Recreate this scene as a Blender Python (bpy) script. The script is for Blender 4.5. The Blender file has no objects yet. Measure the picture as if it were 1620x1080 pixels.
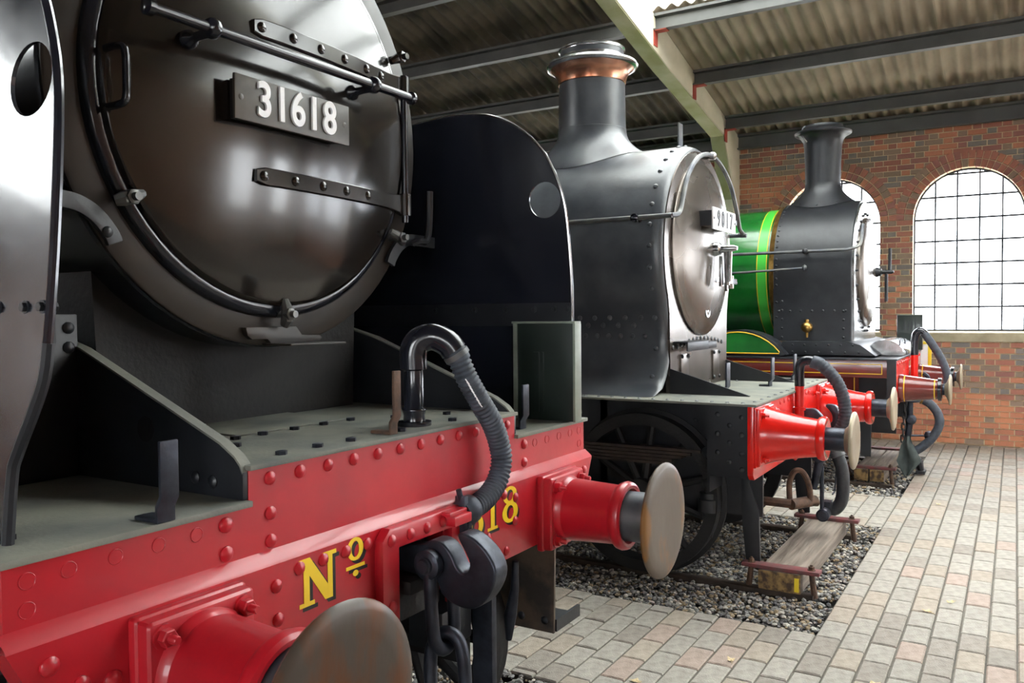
import bpy, bmesh, math, random
from mathutils import Vector, Matrix
random.seed(7)
sc = bpy.context.scene
COL = sc.collection
PI = math.pi

# ------------------------------------------------------------------ camera
ya, pi_, ro = math.radians(31.211), math.radians(1.813), math.radians(-.485)
CAM = Vector((0, 0, 1.643))
d_ = Vector((math.cos(ya)*math.cos(pi_), math.sin(ya)*math.cos(pi_), -math.sin(pi_)))
r_ = Vector((math.sin(ya), -math.cos(ya), 0)); u_ = r_.cross(d_)
r2 = r_*math.cos(ro)+u_*math.sin(ro); u2 = -r_*math.sin(ro)+u_*math.cos(ro)
cd = bpy.data.cameras.new('camera'); cam = bpy.data.objects.new('camera', cd); COL.objects.link(cam)
cd.sensor_width = 36; cd.lens = 1315/1620*36; cd.clip_start = .05; cd.clip_end = 300
cam.matrix_world = Matrix(((r2.x, u2.x, -d_.x, CAM.x), (r2.y, u2.y, -d_.y, CAM.y), (r2.z, u2.z, -d_.z, CAM.z), (0, 0, 0, 1)))
sc.camera = cam
# ------------------------------------------------------------------ world: even bright overcast sky
w = bpy.data.worlds.new('overcast'); sc.world = w; w.use_nodes = True
bg = w.node_tree.nodes['Background']; bg.inputs[0].default_value = (.93, .97, 1, 1); bg.inputs[1].default_value = 9.0
vs = sc.view_settings; vs.view_transform = 'Standard'; vs.look = 'None'; vs.gamma = 1; vs.use_curve_mapping = False
vs.exposure = 1.12
sc.cycles.max_bounces = 10; sc.cycles.diffuse_bounces = 5; sc.cycles.glossy_bounces = 4
sc.cycles.transparent_max_bounces = 12; sc.cycles.sample_clamp_indirect = 12

# ------------------------------------------------------------------ materials
def S(r, g, b):
    f = lambda c: (c/255/12.92 if c/255 <= .04045 else ((c/255+.055)/1.055)**2.4)
    return (f(r), f(g), f(b))
MATS = {}
def mat(name, col, rough=.5, metal=0, col2=None, var=.25, scale=5, bump=0, bscale=80, coat=0, rnd=0, detail=4, lo=.35, hi=.7, rough2=None, spec=.5, stretch=None):
    m = bpy.data.materials.new(name); m.use_nodes = True; MATS[name] = m
    N = m.node_tree.nodes; L = m.node_tree.links; p = N['Principled BSDF']
    p.inputs['Metallic'].default_value = metal; p.inputs['Roughness'].default_value = rough
    p.inputs['Coat Weight'].default_value = coat; p.inputs['Coat Roughness'].default_value = .08
    p.inputs['Specular IOR Level'].default_value = spec
    if col2 is None: col2 = tuple(c*(1-var) for c in col)
    tc = N.new('ShaderNodeTexCoord'); nz = N.new('ShaderNodeTexNoise')
    nz.inputs['Scale'].default_value = scale; nz.inputs['Detail'].default_value = detail
    src = tc.outputs['Object']
    if stretch:
        mpg = N.new('ShaderNodeMapping'); mpg.inputs['Scale'].default_value = stretch; L.new(src, mpg.inputs[0]); src = mpg.outputs[0]
    L.new(src, nz.inputs['Vector'])
    cr = N.new('ShaderNodeMapRange'); cr.inputs[1].default_value = lo; cr.inputs[2].default_value = hi
    L.new(nz.outputs['Fac'], cr.inputs[0])
    mx = N.new('ShaderNodeMix'); mx.data_type = 'RGBA'
    mx.inputs[6].default_value = (*col, 1); mx.inputs[7].default_value = (*col2, 1)
    L.new(cr.outputs[0], mx.inputs[0]); out = mx.outputs[2]
    if rnd:
        oi = N.new('ShaderNodeObjectInfo'); hs = N.new('ShaderNodeHueSaturation'); mr = N.new('ShaderNodeMapRange')
        mr.inputs[3].default_value = 1-rnd; mr.inputs[4].default_value = 1+rnd
        L.new(oi.outputs['Random'], mr.inputs[0]); L.new(mr.outputs[0], hs.inputs['Value']); L.new(out, hs.inputs['Color']); out = hs.outputs[0]
    L.new(out, p.inputs['Base Color'])
    if rough2 is not None:
        rr = N.new('ShaderNodeMapRange'); rr.inputs[3].default_value = rough; rr.inputs[4].default_value = rough2
        L.new(cr.outputs[0], rr.inputs[0]); L.new(rr.outputs[0], p.inputs['Roughness'])
    if bump:
        n2 = N.new('ShaderNodeTexNoise'); n2.inputs['Scale'].default_value = bscale; n2.inputs['Detail'].default_value = 3
        L.new(src, n2.inputs['Vector'])
        b = N.new('ShaderNodeBump'); b.inputs['Strength'].default_value = bump; b.inputs['Distance'].default_value = .01
        L.new(n2.outputs['Fac'], b.inputs['Height']); L.new(b.outputs[0], p.inputs['Normal'])
    return m
black_gloss = mat('black_gloss_paint', S(22, 24, 32), .18, col2=S(32, 34, 42), scale=9, bump=.02, bscale=25, rough2=.26, coat=.3)
black_door = mat('sooty_gloss_paint', S(24, 20, 17), .13, col2=S(38, 32, 26), scale=3, bump=.02, bscale=7, rough2=.22, coat=.2)
black_satin = mat('black_satin_paint', S(20, 22, 27), .42, col2=S(34, 36, 40), scale=8, bump=.05, bscale=60)
black_matt = mat('sooty_black_metal', S(12, 12, 14), .65, col2=S(24, 23, 22), scale=7, bump=.2, bscale=50)
ring_brown = mat('smokebox_ring_paint', S(52, 44, 36), .38, col2=S(34, 30, 27), scale=4, rough2=.55)
red1 = mat('aged_red_paint', S(186, 24, 38), .32, col2=S(164, 22, 34), scale=5, bump=.03, bscale=30, coat=.25, rough2=.45)
red2 = mat('fresh_red_paint', S(222, 30, 20), .25, col2=S(205, 26, 20), scale=5, coat=.35)
plate_grey = mat('dusty_footplate', S(128, 128, 116), .75, col2=S(96, 98, 94), scale=5, bump=.12, bscale=90, detail=7)
plate_blue = mat('worn_footplate_edge', S(74, 80, 90), .5, col2=S(48, 52, 60), scale=8)
steel_dark = mat('oily_dark_steel', S(58, 62, 72), .36, metal=.55, col2=S(36, 38, 46), scale=16, bump=.08, bscale=70, rough2=.5)
steel_mid = mat('worn_grey_steel', S(112, 112, 108), .4, metal=.6, col2=S(76, 80, 90), scale=7, rough2=.55)
buffer_rust = mat('rust_brown_buffer_steel', S(72, 62, 54), .4, metal=.2, col2=S(92, 52, 22), scale=16, bump=.05, bscale=40, lo=.46, hi=.62, stretch=(1, 1, .35), detail=7)
buffer_face = mat('patchy_buffer_steel', S(92, 80, 68), .48, metal=.1, col2=S(122, 82, 36), scale=7, lo=.54, hi=.62, bump=.05, bscale=40, stretch=(1, 1, .5), detail=6)
buffer_tan = mat('greasy_tan_buffer_steel', S(168, 156, 132), .45, metal=.3, col2=S(136, 124, 104), scale=5)
rust_plate = mat('rusty_step_plate', S(94, 80, 66), .6, metal=.2, col2=S(60, 54, 50), scale=9, lo=.45, hi=.6, bump=.1)
brass = mat('dull_brass', S(176, 140, 78), .3, metal=.9, col2=S(128, 98, 52), scale=20)
copper = mat('copper_cap', S(214, 164, 138), .25, metal=.85, col2=S(160, 98, 72), scale=7)
polished = mat('polished_steel_rim', S(205, 205, 205), .2, metal=.9, col2=S(150, 150, 150), scale=10)
e2_grey = mat('dusty_smokebox_paint', S(58, 61, 66), .3, col2=S(86, 89, 93), scale=4, bump=.06, bscale=40, rough2=.42, coat=.45)
MATS['dusty_smokebox_paint'].node_tree.nodes['Principled BSDF'].inputs['Coat Roughness'].default_value = .3
e2_front = mat('burnished_smokebox_front', S(128, 122, 116), .22, metal=.7, col2=S(82, 72, 64), scale=3, rough2=.34, bump=.015, bscale=10, detail=1, lo=.25, hi=.75)
green = mat('lined_green_paint', S(26, 110, 40), .2, col2=S(18, 84, 30), scale=3, coat=.4)
green_lt = mat('light_green_band', S(64, 176, 60), .3, var=.1)
yellow_line = mat('yellow_lining', S(226, 180, 30), .4, var=.1)
maroon = mat('maroon_paint', S(110, 40, 34), .25, col2=S(92, 32, 28), scale=4, coat=.3)
yellow_let = mat('yellow_lettering', S(246, 208, 36), .45, var=.08)
black_let = mat('black_letter_shade', S(22, 18, 18), .5, var=.1)
white_let = mat('white_numerals', S(244, 244, 244), .4, var=.04)
plate_brown = mat('number_plate_face', S(72, 64, 52), .35, col2=S(56, 50, 42), scale=12)
rubber = mat('grey_rubber_hose', S(66, 72, 82), .6, col2=S(46, 50, 58), scale=30, bump=.1, bscale=120)
rubber_k = mat('black_rubber_hose', S(34, 36, 40), .55, col2=S(50, 52, 54), scale=30)
green_box = mat('dark_green_enamel', S(36, 46, 40), .35, col2=S(28, 36, 32), scale=6, coat=.2)
green_edge = mat('worn_enamel_edge', S(128, 136, 122), .45, var=.2, scale=20)
yellow_bar = mat('yellow_barrier_paint', S(232, 206, 40), .4, var=.1)
timber = mat('weathered_timber', S(140, 128, 116), .85, col2=S(86, 74, 64), scale=26, bump=.6, bscale=60, stretch=(.07, 1, 1), detail=6)
timber_end = mat('timber_end_grain', S(150, 122, 78), .85, col2=S(72, 56, 44), scale=22, bump=.4, bscale=50, lo=.4, hi=.6)
dull_red = mat('dull_red_clamp_bar', S(116, 52, 54), .6, col2=S(86, 66, 64), scale=18)
rust = mat('brown_rust', S(98, 70, 52), .75, col2=S(62, 48, 40), scale=25, bump=.2)
rail_steel = mat('rusty_rail', S(70, 58, 48), .5, metal=.3, col2=S(48, 40, 36), scale=12, bump=.1)
concrete = mat('precast_concrete', S(214, 206, 186), .85, col2=S(190, 184, 158), scale=2.2, bump=.2, bscale=50, detail=7)
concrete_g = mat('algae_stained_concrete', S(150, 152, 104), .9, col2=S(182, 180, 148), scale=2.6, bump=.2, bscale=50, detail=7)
purlin_m = mat('dark_grey_purlin_paint', S(84, 84, 82), .5, col2=S(70, 70, 68), scale=3)
fibre = mat('fibre_cement_sheet', S(158, 146, 126), .9, col2=S(126, 114, 96), scale=1.6, bump=.25, bscale=30, detail=8)
fibre_dk = mat('dark_fibre_cement_sheet', S(92, 82, 68), .92, col2=S(58, 52, 44), scale=2.4, bump=.3, bscale=30, detail=8, lo=.4, hi=.62)  # darker version of the sheet, for the farther bays and rear slope
stone_sill = mat('stone_sill', S(178, 166, 140), .85, col2=S(146, 136, 112), scale=5, bump=.2)
mortar = mat('buff_mortar', S(232, 214, 180), .95, col2=S(214, 194, 160), scale=12, bump=.3)
iron_bar = mat('window_iron', S(50, 52, 60), .5, var=.2)
BR = [mat('brick_'+n, S(*a), .85, col2=S(*b), scale=18, bump=.35, bscale=60, rnd=.1) for n, a, b in (
    ('red', (174, 112, 94), (152, 98, 82)), ('orange', (194, 128, 98), (176, 114, 88)), ('brown', (150, 126, 108), (132, 110, 94)),
    ('grey', (134, 124, 118), (114, 106, 102)), ('plum', (156, 104, 94), (138, 92, 84)), ('bright', (206, 138, 102), (188, 122, 90)))]
PV = [mat('paver_'+n, S(*a), .8, col2=S(*b), scale=22, bump=.4, bscale=120, rnd=.05, detail=6) for n, a, b in (
    ('grey', (160, 154, 144), (134, 128, 120)), ('buff', (162, 150, 136), (138, 128, 116)), ('pink', (164, 146, 134), (140, 124, 114)), ('dark', (146, 138, 128), (122, 114, 106)))]
joint_sand = mat('paving_joint_sand', S(104, 98, 90), .95, var=.3, scale=30)
earth = mat('dark_ballast_bed', S(62, 60, 56), .95, var=.4, scale=25, bump=.4)
ST = [mat('stone_'+n, S(*a), .8, var=.25, scale=40) for n, a in (('grey', (128, 126, 122)), ('pale', (184, 178, 166)), ('tan', (150, 132, 104)), ('dark', (84, 82, 82)))]
out_ground = mat('yard_concrete', S(190, 188, 180), .9, var=.15, scale=1)
leaf_m = mat('dry_leaf', S(214, 192, 150), .8, var=.3, scale=60)
def glass_mat():
    m = bpy.data.materials.new('window_glass'); m.use_nodes = True; N = m.node_tree.nodes; L = m.node_tree.links
    N.remove(N['Principled BSDF']); t = N.new('ShaderNodeBsdfTransparent'); t.inputs[0].default_value = (.97, .98, 1, 1)
    g = N.new('ShaderNodeBsdfGlossy'); g.inputs['Roughness'].default_value = .05; mx = N.new('ShaderNodeMixShader'); mx.inputs[0].default_value = .05
    L.new(t.outputs[0], mx.inputs[1]); L.new(g.outputs[0], mx.inputs[2]); L.new(mx.outputs[0], N['Material Output'].inputs[0]); return m
glass = glass_mat()
def sky_sheet():
    m = bpy.data.materials.new('translucent_rooflight_sheet'); m.use_nodes = True; N = m.node_tree.nodes; L = m.node_tree.links
    N.remove(N['Principled BSDF']); t = N.new('ShaderNodeBsdfTransparent'); t.inputs[0].default_value = (.8, .8, .78, 1)
    g = N.new('ShaderNodeBsdfTranslucent'); g.inputs[0].default_value = (.85, .86, .84, 1); mx = N.new('ShaderNodeMixShader'); mx.inputs[0].default_value = .5
    L.new(t.outputs[0], mx.inputs[1]); L.new(g.outputs[0], mx.inputs[2]); L.new(mx.outputs[0], N['Material Output'].inputs[0]); return m
rooflight = sky_sheet()
def brick_wall_mat():
    m = bpy.data.materials.new('plain_brickwork'); m.use_nodes = True; N = m.node_tree.nodes; L = m.node_tree.links
    p = N['Principled BSDF']; p.inputs['Roughness'].default_value = .9
    tc = N.new('ShaderNodeTexCoord'); mp = N.new('ShaderNodeMapping'); mp.inputs['Rotation'].default_value = (PI/2, 0, 0)
    b = N.new('ShaderNodeTexBrick'); b.inputs['Color1'].default_value = (*S(152, 86, 66), 1); b.inputs['Color2'].default_value = (*S(120, 92, 78), 1)
    b.inputs['Mortar'].default_value = (*S(196, 172, 132), 1); b.inputs['Scale'].default_value = 1; b.inputs['Brick Width'].default_value = .21
    b.inputs['Row Height'].default_value = .07; b.inputs['Mortar Size'].default_value = .008
    L.new(tc.outputs['Object'], mp.inputs[0]); L.new(mp.outputs[0], b.inputs[0]); L.new(b.outputs[0], p.inputs['Base Color']); return m
brickwork = brick_wall_mat()

# ------------------------------------------------------------------ mesh builder
def perp(a):
    a = a.normalized(); t = Vector((0, 0, 1)) if abs(a.z) < .9 else Vector((1, 0, 0))
    u = a.cross(t).normalized(); return u, a.cross(u).normalized()
class MB:
    def __init__(s): s.v = []; s.f = []; s.m = []
    def add(s, vs, fs, m=0):
        k = len(s.v); s.v += [tuple(x) for x in vs]; s.f += [tuple(i+k for i in f) for f in fs]; s.m += [m]*len(fs); return s
    def box(s, x0, x1, y0, y1, z0, z1, m=0):
        return s.add([(x, y, z) for z in (z0, z1) for y in (y0, y1) for x in (x0, x1)],
                     [(0, 2, 3, 1), (4, 5, 7, 6), (0, 1, 5, 4), (2, 6, 7, 3), (0, 4, 6, 2), (1, 3, 7, 5)], m)
    def prism(s, poly, ax, a0, a1, m=0):
        def P(p, a): return (a, p[0], p[1]) if ax == 'x' else (p[0], a, p[1]) if ax == 'y' else (p[0], p[1], a)
        n = len(poly); vs = [P(p, a0) for p in poly]+[P(p, a1) for p in poly]
        return s.add(vs, [tuple(range(n))[::-1], tuple(range(n, 2*n))]+[(i, (i+1) % n, n+(i+1) % n, n+i) for i in range(n)], m)
    def lathe(s, o, d, prof, n=24, m=0, close=False):
        o = Vector(o); d = Vector(d).normalized(); u, w_ = perp(d); vs = []; fs = []
        for t, r in prof:
            for i in range(n):
                a = 2*PI*i/n; vs.append(o+d*t+(u*math.cos(a)+w_*math.sin(a))*r)
        for k in range(len(prof)-1):
            for i in range(n):
                j = (i+1) % n; fs.append((k*n+i, k*n+j, (k+1)*n+j, (k+1)*n+i))
        if close:
            k = len(prof)-1
            for i in range(n):
                j = (i+1) % n; fs.append((k*n+i, k*n+j, j, i))
        else:
            if prof[0][1] > 1e-6: fs.append(tuple(range(n))[::-1])
            if prof[-1][1] > 1e-6: fs.append(tuple((len(prof)-1)*n+i for i in range(n)))
        return s.add(vs, fs, m)
    def cyl(s, a, b, r, r1=None, n=16, m=0):
        a = Vector(a); b = Vector(b); return s.lathe(a, b-a, [(0, r), ((b-a).length, r if r1 is None else r1)], n, m)
    def tube(s, pts, r, n=10, m=0, closed=False):
        P = [Vector(p) for p in pts]; R = r if isinstance(r, (list, tuple)) else [r]*len(P); N = len(P); vs = []; fs = []; u = None
        for i in range(N):
            t = (P[(i+1) % N]-P[i-1]) if closed else (P[min(i+1, N-1)]-P[max(i-1, 0)])
            t.normalize()
            if u is None: u, _ = perp(t)
            u = (u-t*u.dot(t)).normalized(); w_ = t.cross(u)
            for k in range(n):
                a = 2*PI*k/n; vs.append(P[i]+(u*math.cos(a)+w_*math.sin(a))*R[i])
        for i in range(N if closed else N-1):
            j = (i+1) % N
            for k in range(n):
                l = (k+1) % n; fs.append((i*n+k, i*n+l, j*n+l, j*n+k))
        if not closed: fs += [tuple(range(n))[::-1], tuple((N-1)*n+k for k in range(n))]
        return s.add(vs, fs, m)
    def grid(s, rows, m=0, cu=False):
        n = len(rows[0]); vs = [p for r in rows for p in r]; fs = []
        for i in range(len(rows)-1):
            for j in range(n if cu else n-1):
                l = (j+1) % n; fs.append((i*n+j, i*n+l, (i+1)*n+l, (i+1)*n+j))
        return s.add(vs, fs, m)
    def dome(s, c, d, r, h, n=12):
        return s.lathe(c, d, [(-.002, r), (h*.35, r*.96), (h*.75, r*.68), (h*.97, r*.28), (h, 0)], n)
    def hexa(s, c, d, r, h, stud=.4):
        c = Vector(c); d = Vector(d).normalized()
        s.lathe(c, d, [(-.002, r*1.35), (h*.2, r*1.35)], 16); s.lathe(c+d*h*.2, d, [(0, r), (h*.7, r), (h*.8, r*.86)], 6)
        if stud: s.lathe(c+d*h, d, [(-.01, r*.5), (h*stud, r*.5), (h*stud+.003, r*.4)], 10)
        return s
def smooth_path(pts, k=6, closed=False):
    P = [Vector(p) for p in pts]; n = len(P); out = []
    for i in range(n if closed else n-1):
        g = lambda j: P[j % n] if closed else P[max(0, min(n-1, j))]
        a, b, c, e = g(i-1), g(i), g(i+1), g(i+2)
        for q in range(k):
            t = q/k; out.append(.5*((2*b)+(c-a)*t+(2*a-5*b+4*c-e)*t*t+(3*b-a-3*c+e)*t**3))
    if not closed: out.append(P[-1])
    return out
def mesh_of(mb, name, mats, bevel=0, angle=35, seg=2):
    me = bpy.data.meshes.new(name); me.from_pydata(mb.v, [], mb.f)
    mats = mats if isinstance(mats, (list, tuple)) else [mats]
    for m in mats: me.materials.append(m)
    if len(mats) > 1: me.polygons.foreach_set('material_index', mb.m)
    bm = bmesh.new(); bm.from_mesh(me)
    bmesh.ops.recalc_face_normals(bm, faces=bm.faces)
    if bevel:
        es = [e for e in bm.edges if len(e.link_faces) == 2 and e.calc_face_angle(0) > math.radians(angle)]
        bmesh.ops.bevel(bm, geom=es, offset=bevel, segments=seg, affect='EDGES', profile=.6, clamp_overlap=True)
    for f in bm.faces: f.smooth = True
    for e in bm.edges:
        if len(e.link_faces) == 2 and e.calc_face_angle(0) > math.radians(angle): e.smooth = False
    bm.to_mesh(me); bm.free(); return me
WT = {}
def link(o, parent=None, loc=(0, 0, 0)):
    COL.objects.link(o); o.location = loc; WT[o.name] = Vector(loc)
    if parent:
        o.parent = parent; o.matrix_parent_inverse = Matrix.Translation(-WT[parent.name])
    return o
def O(name, mb, mats, parent=None, bevel=0, angle=35, label=None, cat=None, group=None, kind=None, seg=2):
    o = bpy.data.objects.new(name, mb if isinstance(mb, bpy.types.Mesh) else mesh_of(mb, name, mats, bevel, angle, seg))
    link(o, parent); return tag(o, label, cat, group, kind)
def inst(name, me, loc, parent=None, rot=None, scale=None):
    o = bpy.data.objects.new(name, me); link(o, parent, loc)
    if rot is not None: o.rotation_euler = rot
    if scale is not None: o.scale = scale if isinstance(scale, (tuple, list)) else (scale,)*3
    return o
def tag(o, label=None, cat=None, group=None, kind=None):
    for k, v in (('label', label), ('category', cat), ('group', group), ('kind', kind)):
        if v: o[k] = v
    return o
def thing(name, loc, label, cat, group=None):
    o = bpy.data.objects.new(name, None); o.empty_display_size = .2; link(o, None, loc); return tag(o, label, cat, group)

# ================================================================== THE SHED
XW = 11.64                       # inner face of the brick wall behind the engines
X1, X2, X3 = 1.845, 5.703, 9.236  # centre lines of the three tracks
PITS = [(.55, 3.24), (4.40, 6.86), (8.02, 10.48)]
PF = .86                         # front edge of the ballast beds
YA, YB = -8.16, 14.96
XA = -6.0
# ---- floor
mb = MB()
mb.box(XA, XW+.3, YA, PF, -.2, -.012, 0)
xs = [XA]+[v for p in PITS for v in p]+[XW+.3]
for i in range(0, len(xs), 2): mb.box(xs[i], xs[i+1], PF, YB, -.2, -.012, 0)
for a, b in PITS: mb.box(a, b, PF, YB, -.25, -.07, 1)
floor = O('floor', mb, [joint_sand, earth], kind='structure', label='grey block paving with gravel beds around the rails', cat='floor')
def in_view(p):
    v = Vector(p)-CAM; z = v.dot(d_)
    if z < .2: return None
    x = 810+1315*v.dot(r2)/z; y = 540-1315*v.dot(u2)/z
    return (x, y, z)
PL, PW = .245, .126
pav = []
for j in range(-34, 33):
    y0 = PF-(j+1)*PW; y1 = y0+PW
    if y0 < -2.8 or y1 > 6: continue
    off = (j % 2)*PL/2+random.uniform(-.03, .03)
    spans = [(-1.4, XW-.02)] if y1 <= PF+.001 else [(-1.4, PITS[0][0]), (PITS[0][1], PITS[1][0]), (PITS[1][1], PITS[2][0]), (PITS[2][1], XW-.02)]
    for a, b in spans:
        x = math.floor(a/PL)*PL+off-PL
        while x < b:
            c0, c1 = max(x, a), min(x+PL, b)
            if c1-c0 > .03: pav.append((c0, c1, y0, y1))
            x += PL
def paver_key(q):
    c = in_view(((q[0]+q[1])/2, (q[2]+q[3])/2, 0))
    if c and 790 < c[0] < 1640 and 690 < c[1] < 1100: return c[2]
    return 1e9
pav.sort(key=paver_key)
G = .0045
pm = []
for k, m in enumerate(PV):
    b = MB(); b.box(-.5, .5, -.5, .5, -.5, .5)
    me = bpy.data.meshes.new('paver'); bmx = bmesh.new(); bmesh.ops.create_cube(bmx, size=1)
    for v in bmx.verts:
        v.co.x *= PL-2*G; v.co.y *= PW-2*G; v.co.z = v.co.z*.06-.03
    te = [e for e in bmx.edges if all(v.co.z > -.01 for v in e.verts)]
    bmesh.ops.bevel(bmx, geom=te, offset=.006, segments=1, affect='EDGES')
    bmx.to_mesh(me); bmx.free(); me.materials.append(m); pm.append(me)
rest = MB()
for i, (a, b, c, e) in enumerate(pav):
    k = random.choices((0, 1, 2, 3), (5, 3, .8, 1.5))[0]; z = random.uniform(-.0035, .0015)
    if i < 300:
        inst('paver', pm[k], ((a+b)/2, (c+e)/2, z), floor, (random.uniform(-.006, .006), random.uniform(-.006, .006), 0), ((b-a-2*G)/(PL-2*G), 1, 1))
    else:
        s_ = .006
        rest.add([(a+G, c+G, z-.03), (b-G, c+G, z-.03), (b-G, e-G, z-.03), (a+G, e-G, z-.03), (a+G, c+G, z-s_), (b-G, c+G, z-s_), (b-G, e-G, z-s_), (a+G, e-G, z-s_),
                  (a+G+s_, c+G+s_, z), (b-G-s_, c+G+s_, z), (b-G-s_, e-G-s_, z), (a+G+s_, e-G-s_, z)],
                 [(0, 1, 5, 4), (1, 2, 6, 5), (2, 3, 7, 6), (3, 0, 4, 7), (4, 5, 9, 8), (5, 6, 10, 9), (6, 7, 11, 10), (7, 4, 8, 11), (8, 9, 10, 11)], k)
def raw(name, mb, mats, parent=None, **kw):
    me = bpy.data.meshes.new(name); me.from_pydata(mb.v, [], mb.f)
    for m in mats: me.materials.append(m)
    me.polygons.foreach_set('material_index', mb.m); o = bpy.data.objects.new(name, me); link(o, parent); return tag(o, **kw)
raw('paver_field', rest, PV, floor, kind='stuff')

# ---- gravel
t_ = (1+5**.5)/2
ICO = [Vector(v).normalized() for v in ((-1, t_, 0), (1, t_, 0), (-1, -t_, 0), (1, -t_, 0), (0, -1, t_), (0, 1, t_), (0, -1, -t_), (0, 1, -t_), (t_, 0, -1), (t_, 0, 1), (-t_, 0, -1), (-t_, 0, 1))]
ICF = [(0, 11, 5), (0, 5, 1), (0, 1, 7), (0, 7, 10), (0, 10, 11), (1, 5, 9), (5, 11, 4), (11, 10, 2), (10, 7, 6), (7, 1, 8), (3, 9, 4), (3, 4, 2), (3, 2, 6), (3, 6, 8), (3, 8, 9), (4, 9, 5), (2, 4, 11), (6, 2, 10), (8, 6, 7), (9, 8, 1)]
def gravel(x0, x1, y0, y1, n, r, label):
    mb = MB()
    for _ in range(n):
        x, y = random.uniform(x0, x1), random.uniform(y0, y1); q = r*random.uniform(.6, 1.5)
        if min(abs(x-c_-t*.75) for c_ in (X1, X2, X3) for t in (-1, 1)) < .055: continue
        sx, sy, sz = q*random.uniform(.7, 1.3), q*random.uniform(.7, 1.3), q*random.uniform(.5, .9)
        a = random.uniform(0, PI); ca, sa = math.cos(a), math.sin(a); z = random.uniform(-.034, -.002)
        mb.add([(x+(v.x*sx*ca-v.y*sy*sa)*j, y+(v.x*sx*sa+v.y*sy*ca)*j, z+v.z*sz*j) for v in ICO for j in (random.uniform(.8, 1.15),)], ICF, random.choices((0, 1, 2, 3), (4, 2.2, 1.6, 2.6))[0])
    return raw('gravel', mb, ST, kind='stuff', label=label, cat='gravel')
gravel(1.9, 3.23, 1.2, 2.6, 4200, .0125, 'strip of grey gravel under the near red buffer beam')
gravel(4.41, 6.85, .868, 3.2, 18500, .0125, 'bed of mixed grey gravel around the middle locomotive')
gravel(8.03, 10.47, .868, 2.6, 6300, .015, 'bed of dark gravel under the green locomotive')
# ---- rails
RP = [(-.065, -.12), (.065, -.12), (.065, -.108), (.012, -.09), (.012, -.03), (.034, -.018), (.034, .012), (.028, .016), (-.028, .016), (-.034, .012), (-.034, -.018), (-.012, -.03), (-.012, -.09), (-.065, -.108)]
for cx, nm in ((X1, 'near'), (X2, 'middle'), (X3, 'green')):
    for s, side in ((-1, 'closer to the camera'), (1, 'farther from the camera')):
        mb = MB(); mb.prism([(cx+s*.75+a, b) for a, b in RP], 'y', .98, YB-.2)
        O('rail', mb, rail_steel, label={'near': 'rusty rail under the near black locomotive, ', 'middle': 'rusty rail in the gravel under the middle locomotive, ', 'green': 'rusty rail under the green locomotive, '}[nm]+side, cat='rail', group='running rails')

# ---- brick wall behind the engines, with arched windows
ZT = 4.06; ZS = 2.80; RW = .61; RO = .81; SILL0, SILL1 = 1.27, 1.41
BAY = 5.79
WINS = [.51-BAY+1.6*k for k in (-1, 0, 1)]+[.51+1.6*k for k in (-1, 0, 1)]+[.51+BAY+1.6*k for k in (-1, 0, 1)]
bm = bmesh.new()
def loop(pts):
    vs = [bm.verts.new((XW+.012, p[0], p[1])) for p in pts]
    return [bm.edges.new((vs[i], vs[(i+1) % len(vs)])) for i in range(len(vs))]
def arch(yc, r=RW, z0=SILL0, n=24):
    return [(yc-r, z0)]+[(yc-r*math.cos(PI*i/n), ZS+r*math.sin(PI*i/n)) for i in range(n+1)]+[(yc+r, z0)]
es = loop([(YA-.3, -.2), (YB, -.2), (YB, ZT+.15), (YA-.3, ZT+.15)])
for yc in WINS: es += loop(arch(yc))
bmesh.ops.triangle_fill(bm, use_beauty=True, edges=es)
r_ex = bmesh.ops.extrude_face_region(bm, geom=bm.faces[:])
bmesh.ops.translate(bm, vec=(.28, 0, 0), verts=[v for v in r_ex['geom'] if isinstance(v, bmesh.types.BMVert)])
bmesh.ops.recalc_face_normals(bm, faces=bm.faces)
me = bpy.data.meshes.new('wall_back'); bm.to_mesh(me); bm.free(); me.materials.append(mortar)
wall = O('wall_back', me, None, kind='structure', label='mottled red brick wall with arched windows behind the engines', cat='wall')
SL, HL, J, CH = .197, .092, .013, .07
bricks = []
def fill(y0, y1, z, c):
    seq = 0; y = y0-((SL+HL+2*J)/2 if c % 2 else 0)
    y = -40+((c % 2)*(SL+HL+2*J)/2)
    P = SL+HL+2*J
    y += math.floor((y0-y)/P)*P
    while y < y1:
        for a, l in ((y, SL), (y+SL+J, HL)):
            b0, b1 = max(a, y0), min(a+l, y1)
            if b1-b0 > .022: bricks.append((b0, b1, z, z+CH-J))
        y += P
c = 0; z = .012
while z+CH-J <= ZT+.001:
    zm = z+CH/2
    if z+CH-J <= SILL0+.02: spans = [(YA, YB)]
    else:
        cuts = []
        for yc in WINS:
            if zm < ZS: h = RW
            else:
                q = (RO-.02)**2-(zm-ZS)**2; h = math.sqrt(q) if q > 0 else 0
            if h: cuts.append((yc-h, yc+h))
        spans = []; a = YA
        for p, q in sorted(cuts):
            if p-a > .02: spans.append((a, p-.002))
            a = max(a, q+.002)
        spans.append((a, YB))
    for a, b in spans: fill(a, b, z, c)
    z += CH; c += 1
def brick_mat(y, zz):
    if zz < .62: return random.choices((1, 5, 0, 2), (4, 4, 1.2, .8))[0]
    if 3.15 < zz < 3.5 and y > 2.4: return random.choices((1, 5, 0), (4, 3, 2))[0]
    return random.choices((0, 1, 2, 3, 4), (2.6, 1.6, 2.4, 2.6, 1.6))[0]
ub = []
for m in BR:
    b = MB(); b.box(-.012, .012, -.5, .5, -.5, .5); me = bpy.data.meshes.new('brick'); me.from_pydata(b.v, [], b.f); me.materials.append(m); ub.append(me)
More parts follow.
